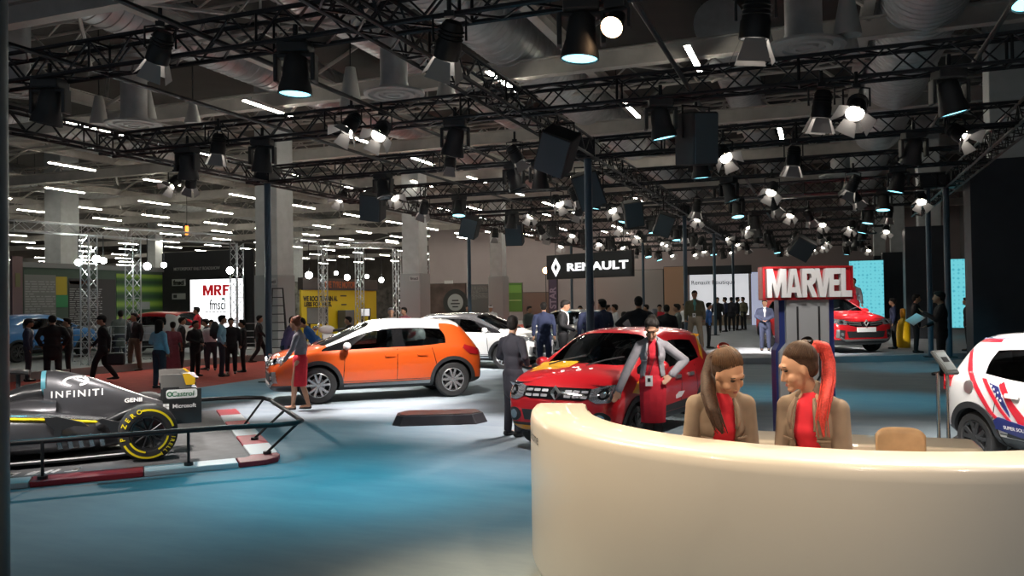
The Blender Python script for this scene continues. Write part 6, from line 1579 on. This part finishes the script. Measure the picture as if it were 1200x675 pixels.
# aluminium trusses of the booth with round flood lamps
ZT = 3.95
def apost(px, dep, label, z1=ZT, w=.3):
    q = PD(px, 400, dep); o = truss((q.x, q.y, .01), (q.x, q.y, z1), label, 'silver truss posts of the booths', w, w, .022, .010, .3, K['alu']); o.name = 'booth_truss_post'; return q
A = [apost(100, 23.3, 'silver lattice truss post in front of the grey printed panel'), apost(152, 24.6, 'silver lattice truss post in front of the green striped panel'), apost(274, 27.4, 'silver lattice truss post in front of the white screen')]
def abeam(a, b, label, z=ZT):
    o = truss((a.x, a.y, z), (b.x, b.y, z), label, 'silver booth trusses overhead', .28, .28, .022, .010, .3, K['alu']); o.name = 'booth_truss'
abeam(PD(14, 400, 21.6), A[0], 'silver overhead truss from the near post to the grey printed panel'); abeam(A[0], A[1], 'silver overhead truss over the black hatted walker'); abeam(A[1], A[2], 'silver overhead truss over the crowd at the white screen')
B = [apost(376, 38, 'silver truss post before the yellow tyre stand', 4.6), apost(419, 40, 'silver truss post at the far side of the yellow tyre stand', 4.6), apost(463, 41, 'silver truss post beside the column behind the orange roof', 4.6), apost(497, 44, 'silver truss post just beyond the column behind the orange roof', 4.6)]
abeam(PD(330, 400, 37), B[0], 'silver overhead truss from the ladder column to the yellow stand', 4.6); abeam(B[0], B[1], 'silver overhead truss over the yellow stand', 4.6); abeam(B[1], B[2], 'silver overhead truss past the yellow stand', 4.6)
BULB = mat('flood lamp glow', (1, 1, .95), .4, emit=170, ecol=(.93, 1, .93))
for i, (px, py, d, r, l) in enumerate(((92, 307.5, 23.2, .12, 'round flood lamp over the grey printed panel'), (113, 303.5, 23.4, .13, 'first of two flood lamps side by side by the silver post'), (121, 305.5, 23.6, .11, 'second of two flood lamps side by side by the silver post'), (172.5, 312, 24.8, .13, 'flood lamp over the green striped panel'), (192, 310.5, 25.2, .1, 'smaller flood lamp over the corner of the charcoal wall'),
                             (269.5, 317, 27.0, .14, 'flood lamp over the white screen'), (362, 322.5, 37, .19, 'flood lamp over the ladder side of the yellow stand'), (407, 325, 39, .16, 'flood lamp over the yellow stand'), (394, 320, 39.5, .11, 'small flood lamp over the yellow stand'), (447, 328, 41, .15, 'flood lamp past the yellow stand'), (495, 327.5, 43, .16, 'flood lamp beside the column behind the orange roof'), (430, 324, 41, .12, 'faint flood lamp at the far end of the yellow stand'))):
    q = PD(px, py, d); r *= .72; t = thing('flood_lamp', l, 'light', q, face_dir(q, 'cam'), 'round flood lamps of the booths')
    MB().ball((0, 0, 0), (r, r, r), 14, 10).build('globe', BULB, t, smooth=179)
    MB().lathe([(r * 1.15, 0), (r * .8, -r * 1.0), (r * .3, -r * 1.3), (0, -r * 1.3)], 14, (0, 0, 0), (1, 0, 0)).build('reflector', K['alu'], t, smooth=50)
    zt_ = (ZT if d < 30 else 4.6) - q.z
    MB().cyl((-r * .8, 0, r * .2), (-r * .8, 0, max(zt_, r * 1.2)), .015, n=5).build('mount', K['black'], t)
q = PD(725 - 5, 318, 46); q = PD(639.5, 317, 42); t = thing('flood_lamp', 'warm orange flood lamp left of the hanging black sign', 'light', q, face_dir(q, 'cam'))
MB().ball((0, 0, 0), .16, 14, 10).build('globe', mat('amber flood glow', (1, .7, .4), .4, emit=16, ecol=(1, .55, .22)), t, smooth=179); MB().cyl((0, 0, 0), (0, 0, -q.z), .02, n=6).build('stand_pole', K['black'], t); MB().cyl((0, 0, -q.z + .0), (0, 0, -q.z + .02), .2, n=12).build('base', K['black'], t)
# small exit style light on the roof beam
q = PD(219, 270, 38); t = thing('indicator_lamp', 'small glowing orange lamp hanging under the far roof', 'light', q, YAW)
MB().box((0, 0, 0), (.12, .1, .42)).build('lamp_face', mat('orange lamp', (1, .3, .05), .4, emit=3, ecol=(1, .25, .03)), t); MB().cyl((0, 0, .2), (0, 0, 8 - q.z), .012, n=5).build('mount', K['black'], t)

# ladder by the column
q = PD(325, 412, 25.2); q.z = .006
t = thing('step_ladder', 'tall dark A frame ladder leaning beside the grey column', 'ladder', q, YAW + .2)
for s in (-1, 1):
    MB().tube([(s * .30, -.0, 0), (s * .16, .30, 2.35)], .022, 6).build('stile', K['black'], t); MB().tube([(s * .30, .8, 0), (s * .16, .36, 2.35)], .018, 6).build('rear_leg', K['black'], t)
for k in range(8): MB().box((0, .30 * (k + 1) / 9, 2.35 * (k + 1) / 9), (.60 - .28 * (k + 1) / 9, .06, .025)).build('step', K['black'], t)
MB().box((0, .33, 2.37), (.36, .2, .03)).build('top_cap', K['black'], t)

# yellow tyre stand
YX = -24.2
t, L, z0, z1 = xpanel('tyre_stand', 352, 339, 441, 425, YX, mat('stand yellow', (.70, .52, .01), .6), 'yellow tyre maker stand with black slogan behind the orange car', 'exhibit wall')
MB().box((0, .0, z1 + .28), (L, .3, .62)).build('header', mat('header brown', (.05, .042, .038), .6), t)
def yl(px): return PX(px, 360, YX).y - t.location.y
letters('lettering', 'THE TYRE MOTOR', mat('print rust', (.40, .10, .03), .6), t, (yl(396), -.16, z1 + .27), X3, Z3, width=yl(415) - yl(379), height=.36, bold=.03)
letters('lettering', 'WE ROCK TERRAIN AL', K['black'], t, (yl(375), -.06, PX(375, 350, YX).z), X3, Z3, width=yl(396) - yl(356), height=.28, bold=.04)
letters('lettering', 'LESS FOR MILES,', K['black'], t, (yl(372), -.06, PX(372, 357, YX).z), X3, Z3, width=yl(388) - yl(356), height=.28, bold=.04)
for a, b, y0, y1 in ((398, 405, 346, 347.5), (399, 405, 356, 358)): MB().box(((yl(a) + yl(b)) / 2, -.06, PX(400, (y0 + y1) / 2, YX).z), (yl(b) - yl(a), .01, .07)).build('print_lines', K['dark'], t)
MB().box((yl(399), -.35, .75), (.9, .5, 1.5)).build('counter_box', mat('box grey', (.10, .10, .10), .6), t, bevel=.02)
q = PD(371, 372, 35); panel('info_board', 360, 361, 382, 379, 33.2, mat('board grey', (.30, .31, .31), .7), 'grey information board before the yellow stand', 'board')
q = PD(428, 367, 40); panel('monitor', 423, 362, 433, 370, 38.5, mat('monitor glow', (.8, .8, .85), .5, emit=.8), 'small glowing monitor by the yellow stand', 'screen', th=.08)
# motorbike on show between the yellow stand and the bonnet
q = PD(386, 392, 33); q.z = .006; t = thing('motorcycle', 'motorcycle shown before the yellow stand', 'motorcycle', q, camang(-1, -.3))
for x in (.68, -.68):
    MB().lathe([(.22, -.06), (.31, -.05), (.33, 0), (.31, .05), (.22, .06)], 28, (x, 0, .33), (0, 1, 0)).build('wheel', K['rubber'], t, smooth=40)
MB().ball((.1, 0, .82), (.32, .16, .17), 14, 10).build('tank', mat('bike white', (.7, .7, .72), .3, coat=1), t, smooth=179); MB().box((-.42, 0, .80), (.6, .22, .1), (0, .12, 0)).build('seat', K['dark'], t, bevel=.04)
MB().box((.05, 0, .48), (.5, .26, .36)).build('engine', K['alu'], t, bevel=.05); MB().tube([(.68, 0, .33), (.45, 0, .98), (.42, .3, 1.05)], .025, 8).tube([(.45, 0, .98), (.42, -.3, 1.05)], .02, 8).build('fork', K['alu'], t)
MB().ball((.55, 0, .88), (.12, .1, .1), 12, 8).build('headlamp', CM['lens'], t, smooth=179); MB().tube([(-.1, 0, .5), (-.68, .1, .33)], .03, 8).tube([(.0, -.12, .35), (-.75, -.16, .45)], .045, 8).build('swing_arm', K['black'], t); MB().tube([(0, .2, .2), (0.05, .35, .0)], .015, 6).build('kick_stand', K['black'], t)
panel('exhibit_wall', 330, 331, 357, 385, 44, mat('collage print', (.22, .23, .21), .7, 0, .7, 3), 'mottled collage wall behind the ladder', 'exhibit wall', base=False)
panel('exhibit_wall', 436, 338, 470, 395, 46, mat('dark collage print', (.07, .065, .06), .7, 0, .7, 3), 'dark picture wall past the yellow stand', 'exhibit wall', base=False)
# boards behind the white crossover
t, c, w, h = panel('exhibit_wall', 504, 333, 546, 390, 52, mat('maroon print', (.10, .07, .06), .7, 0, .6, 1), 'dark picture board with a round seal behind the white crossover', 'exhibit wall', base=False)
q = PY(532.5, 354.5, 51.8)
MB().lathe([(0, 0), (.60, 0), (.60, .02), (0, .02)], 32, (q.x - t.location.x, -.03, q.z), (0, -1, 0)).build('seal_disc', mat('seal grey', (.42, .46, .46), .6), t); MB().lathe([(.62, 0), (.95, 0), (.95, .012), (.62, .012)], 32, (q.x - t.location.x, -.025, q.z), (0, -1, 0)).build('seal_ring', mat('seal dark ring', (.03, .035, .035), .6), t)
for k, l in ((.14, .5), (-.08, .7), (-.3, .45)): MB().box((q.x - t.location.x, -.058, q.z + k), (l, .01, .09)).build('print_lines', K['dark'], t)
MB().box((.1, -.03, c.z + h / 2 + .12), (.66, .04, .22)).build('name_plate', mat('plate white', (.7, .7, .7), .6), t)
t, c, w, h = panel('exhibit_wall', 548, 334, 574, 390, 52, mat('slate print', (.12, .13, .13), .7), 'slate board with printed lines between seal and column', 'exhibit wall', base=False); print_lines(t, -w / 2 + .1, w / 2 - .1, 2.0, c.z + h / 2 - .1, 12, 7, TXG, -.02)
t, c, w, h = panel('exhibit_wall', 590, 332, 612, 365, 50, mat('lawn print', (.10, .26, .05), .7), 'green board beside the grey column behind the charcoal suit', 'exhibit wall', base=False, frame=mat('frame grey', (.15, .15, .15), .6)); MB().box((.1, -.02, c.z + .55), (w * .8, .012, .5)).build('picture_band', mat('lime band', (.18, .42, .08), .6), t); MB().box((0, -.02, c.z - .2), (w * .9, .012, .06)).build('picture_line', mat('pale lime', (.4, .6, .25), .6), t)
panel('exhibit_wall', 613, 343, 645, 390, 56, mat('amber brown print', (.16, .12, .10), .7), 'brown stand wall left of the purple banner', 'exhibit wall', base=False)
t, c, w, h = panel('vertical_banner', 643, 326, 653, 372, 44, mat('banner violet', (.10, .085, .14), .7), 'tall violet banner with vertical lettering under the hanging black sign', 'banner')
letters('lettering', 'STAR', mat('banner print', (.35, .30, .42), .6), t, (0, -.02, c.z), (0, 0, 1), (-1, 0, 0), width=h * .55, bold=.03)
# parked silver car half hidden behind the suits
q = PD(668, 405, 27.5); car('pale grey car half hidden behind the two black suits at the dark post', (q.x, q.y, .006), camang(-.5, -.86), dict(SUV, paint=mat('pearl grey paint', (.42, .43, .45), .3, .3, coat=1), roof=mat('pearl grey paint', (.42, .43, .45), .3)))
# papers in hand
rr_, ii_ = READER; bpy.context.view_layer.update(); q = rr_.matrix_world @ ((ii_['A'][0][2] + ii_['A'][1][2]) / 2 + Vector((.20, 0, .0))); t = thing('paper_sheet', 'white paper sheets held by the black suit before the dark cladding', 'paper', q, YAW)
MB().box((0, 0, 0), (.36, .26, .008), (.5, -.5, .2)).build('sheets', K['white'], t)
q = at_foot(121, 448); t = thing('hand_bag', 'black bag carried by the hatted walker on the red aisle', 'bag', q + Vector((.30, .12, .58)), YAW)
MB().box((0, 0, .0), (.42, .14, .32)).build('bag_body', K['dark'], t, bevel=.05); MB().tube([(-.12, 0, .15), (-.1, 0, .3), (.1, 0, .3), (.12, 0, .15)], .012, 6).build('handle', K['black'], t)
q = at_foot(266, 441); pp = face_dir(q, 'right'); t = thing('backpack', 'dark backpack on the sky blue jacket by the white screen', 'backpack', q + Vector((-math.cos(pp) * .29, -math.sin(pp) * .29, 1.22)) , pp)
MB().ball((0, 0, 0), (.12, .15, .24), 14, 10).build('pack', K['dark'], t, smooth=179); MB().box((-.09, 0, -.06), (.08, .2, .2)).build('front_pocket', K['dark'], t, bevel=.03)
# ================================================================== light
w = bpy.data.worlds.new('World'); SC.world = w; w.use_nodes = True
w.node_tree.nodes['Background'].inputs['Color'].default_value = (.55, .62, .7, 1); w.node_tree.nodes['Background'].inputs['Strength'].default_value = .25
def spot(frm, to, power, col, ang, blend=.6, rad=.12):
    l = bpy.data.lights.new('spot_beam', 'SPOT'); l.energy = power * LK; l.color = col; l.spot_size = R(ang); l.spot_blend = blend; l.shadow_soft_size = rad
    o = bpy.data.objects.new('spot_beam', l); COL.objects.link(o); o.location = frm
    o.rotation_euler = (Vector(to) - Vector(frm)).to_track_quat('-Z', 'Y').to_euler(); return o
LK = 4.0
WHT = (1, .93, .86); CYN = (.05, .50, .66); WARM = (1, .80, .55)
def rigspot(x, Y, to, power, col=WHT, ang=38, blend=.7): spot((x, TY[Y] + .0, 3.98), to, power, col, ang, blend)
o = Vector((ocar.location.x, ocar.location.y, 0))
for dx, k in ((-1.5, 1), (1.2, 1), (0, 2)): rigspot(o.x + dx * 2, k, o + Vector((dx * .5, 0, .6)), 450, WHT, 50)
for px, py, k, x, pw in ((470, 480, 1, -7.4, 400), (560, 500, 1, -4.0, 330), (330, 480, 1, -9.9, 380), (520, 440, 2, -7.0, 480), (600, 540, 0, -3.6, 110)): rigspot(x, k, PZ(px, py, 0), pw, (1, .88, .86), 46, 1.0)
f_ = Vector((fo.x, fo.y, .5)); spot((-8.6, 3.3, 4.4), f_, 330, WHT, 34); spot((-6.0, 4.2, 4.4), f_ + Vector((-1, -.5, 0)), 200, WHT, 34); rigspot(-7.4, 0, f_, 160); rigspot(-10.4, 1, f_, 260)  # first two beams added from an unseen truss near the camera, brightening the flank
k_ = Vector((kcar.location.x, kcar.location.y, 0))
for x, y in ((-5.2, 0), (0.2, 0), (-2.6, 2)): rigspot(x, y, k_ + Vector((0, 0, .6)), 300)
rigspot(.1, 0, Vector((qs.x, qs.y, 1.7)), 48, WHT, 40); rigspot(-.9, 0, Vector((qs.x, qs.y, 1.4)), 40, WHT, 40)
w_ = Vector((wcar.location.x, wcar.location.y, 0)); rigspot(-6.5, 3, w_ + Vector((0, 0, .5)), 1300); rigspot(-3.2, 2, w_ + Vector((0, 0, .8)), 1000); rigspot(-12, 3, w_, 900)
r_ = Vector((rcar.location.x, rcar.location.y, 0)); rigspot(-1, 3, r_ + Vector((0, 0, .5)), 900); rigspot(2.4, 4, r_ + Vector((0, 0, .5)), 800); rigspot(-3.5, 4, r_ + Vector((-2, -1, 0)), 500)
v_ = Vector((vcar.location.x, vcar.location.y, 0)); rigspot(2.2, 0, v_ + Vector((-.9, .8, .8)), 420); rigspot(3.0, 1, v_ + Vector((-.5, 0, .8)), 300); rigspot(1.0, 0, v_ + Vector((-1, .6, .8)), 260)
for px, py, k, x in ((330, 580, 0, -5.5), (150, 600, 0, -9.3), (480, 555, 0, -2.15), (400, 560, 0, -5.5), (560, 580, 0, -2.15), (1040, 470, 2, 1.65), (880, 460, 2, -2.15), (1080, 430, 3, 1.65), (420, 510, 1, -5.5), (250, 460, 1, -11)):
    rigspot(x, k, PZ(px, py, 0), 82, CYN, 58, 1.0)
for x, y, to, pw, col in ((-2.6, 2.6, C2W(1.2, 4.5, 1.2), 95, WARM), (.6, 1.2, C2W(1.8, 4.4, 1.1), 30, WHT), (1.0, 7.4, C2W(1.5, 4.4, 1.2), 150, WARM), (2.9, 7.3, C2W(2.6, 3.6, 1.15), 190, WHT), (-2.4, 7.4, C2W(.6, 5.0, 1.15), 120, WARM), (-4.5, 5.2, C2W(.4, 5.0, .8), 240, WARM), (-2.0, 3.0, C2W(3.2, 6.4, .7), 150, WARM), (.2, 6.5, C2W(1.6, 3.75, 1.1), 90, WARM), (.6, 2.9, C2W(.9, 4.4, 1.1), 90, WARM), (2.2, 3.6, C2W(2.6, 3.6, 1.0), 40, WHT), (1.2, 7.5, Vector((qs.x, qs.y, 1.9)), 0, WHT)):
    spot((x, y, 4.7), to, pw, col, 50, 1.0)  # added beams for counter, women and desk; no fixtures built, nearest rig unseen
SC.view_settings.view_transform = 'Standard'; SC.view_settings.look = 'None'; SC.view_settings.gamma = 1; SC.view_settings.use_curve_mapping = False
SC.view_settings.exposure = 0.0
SC.cycles.max_bounces = 6; SC.cycles.diffuse_bounces = 3; SC.cycles.glossy_bounces = 3; SC.cycles.transparent_max_bounces = 12
SC.cycles.use_denoising = True; SC.cycles.sample_clamp_indirect = 4
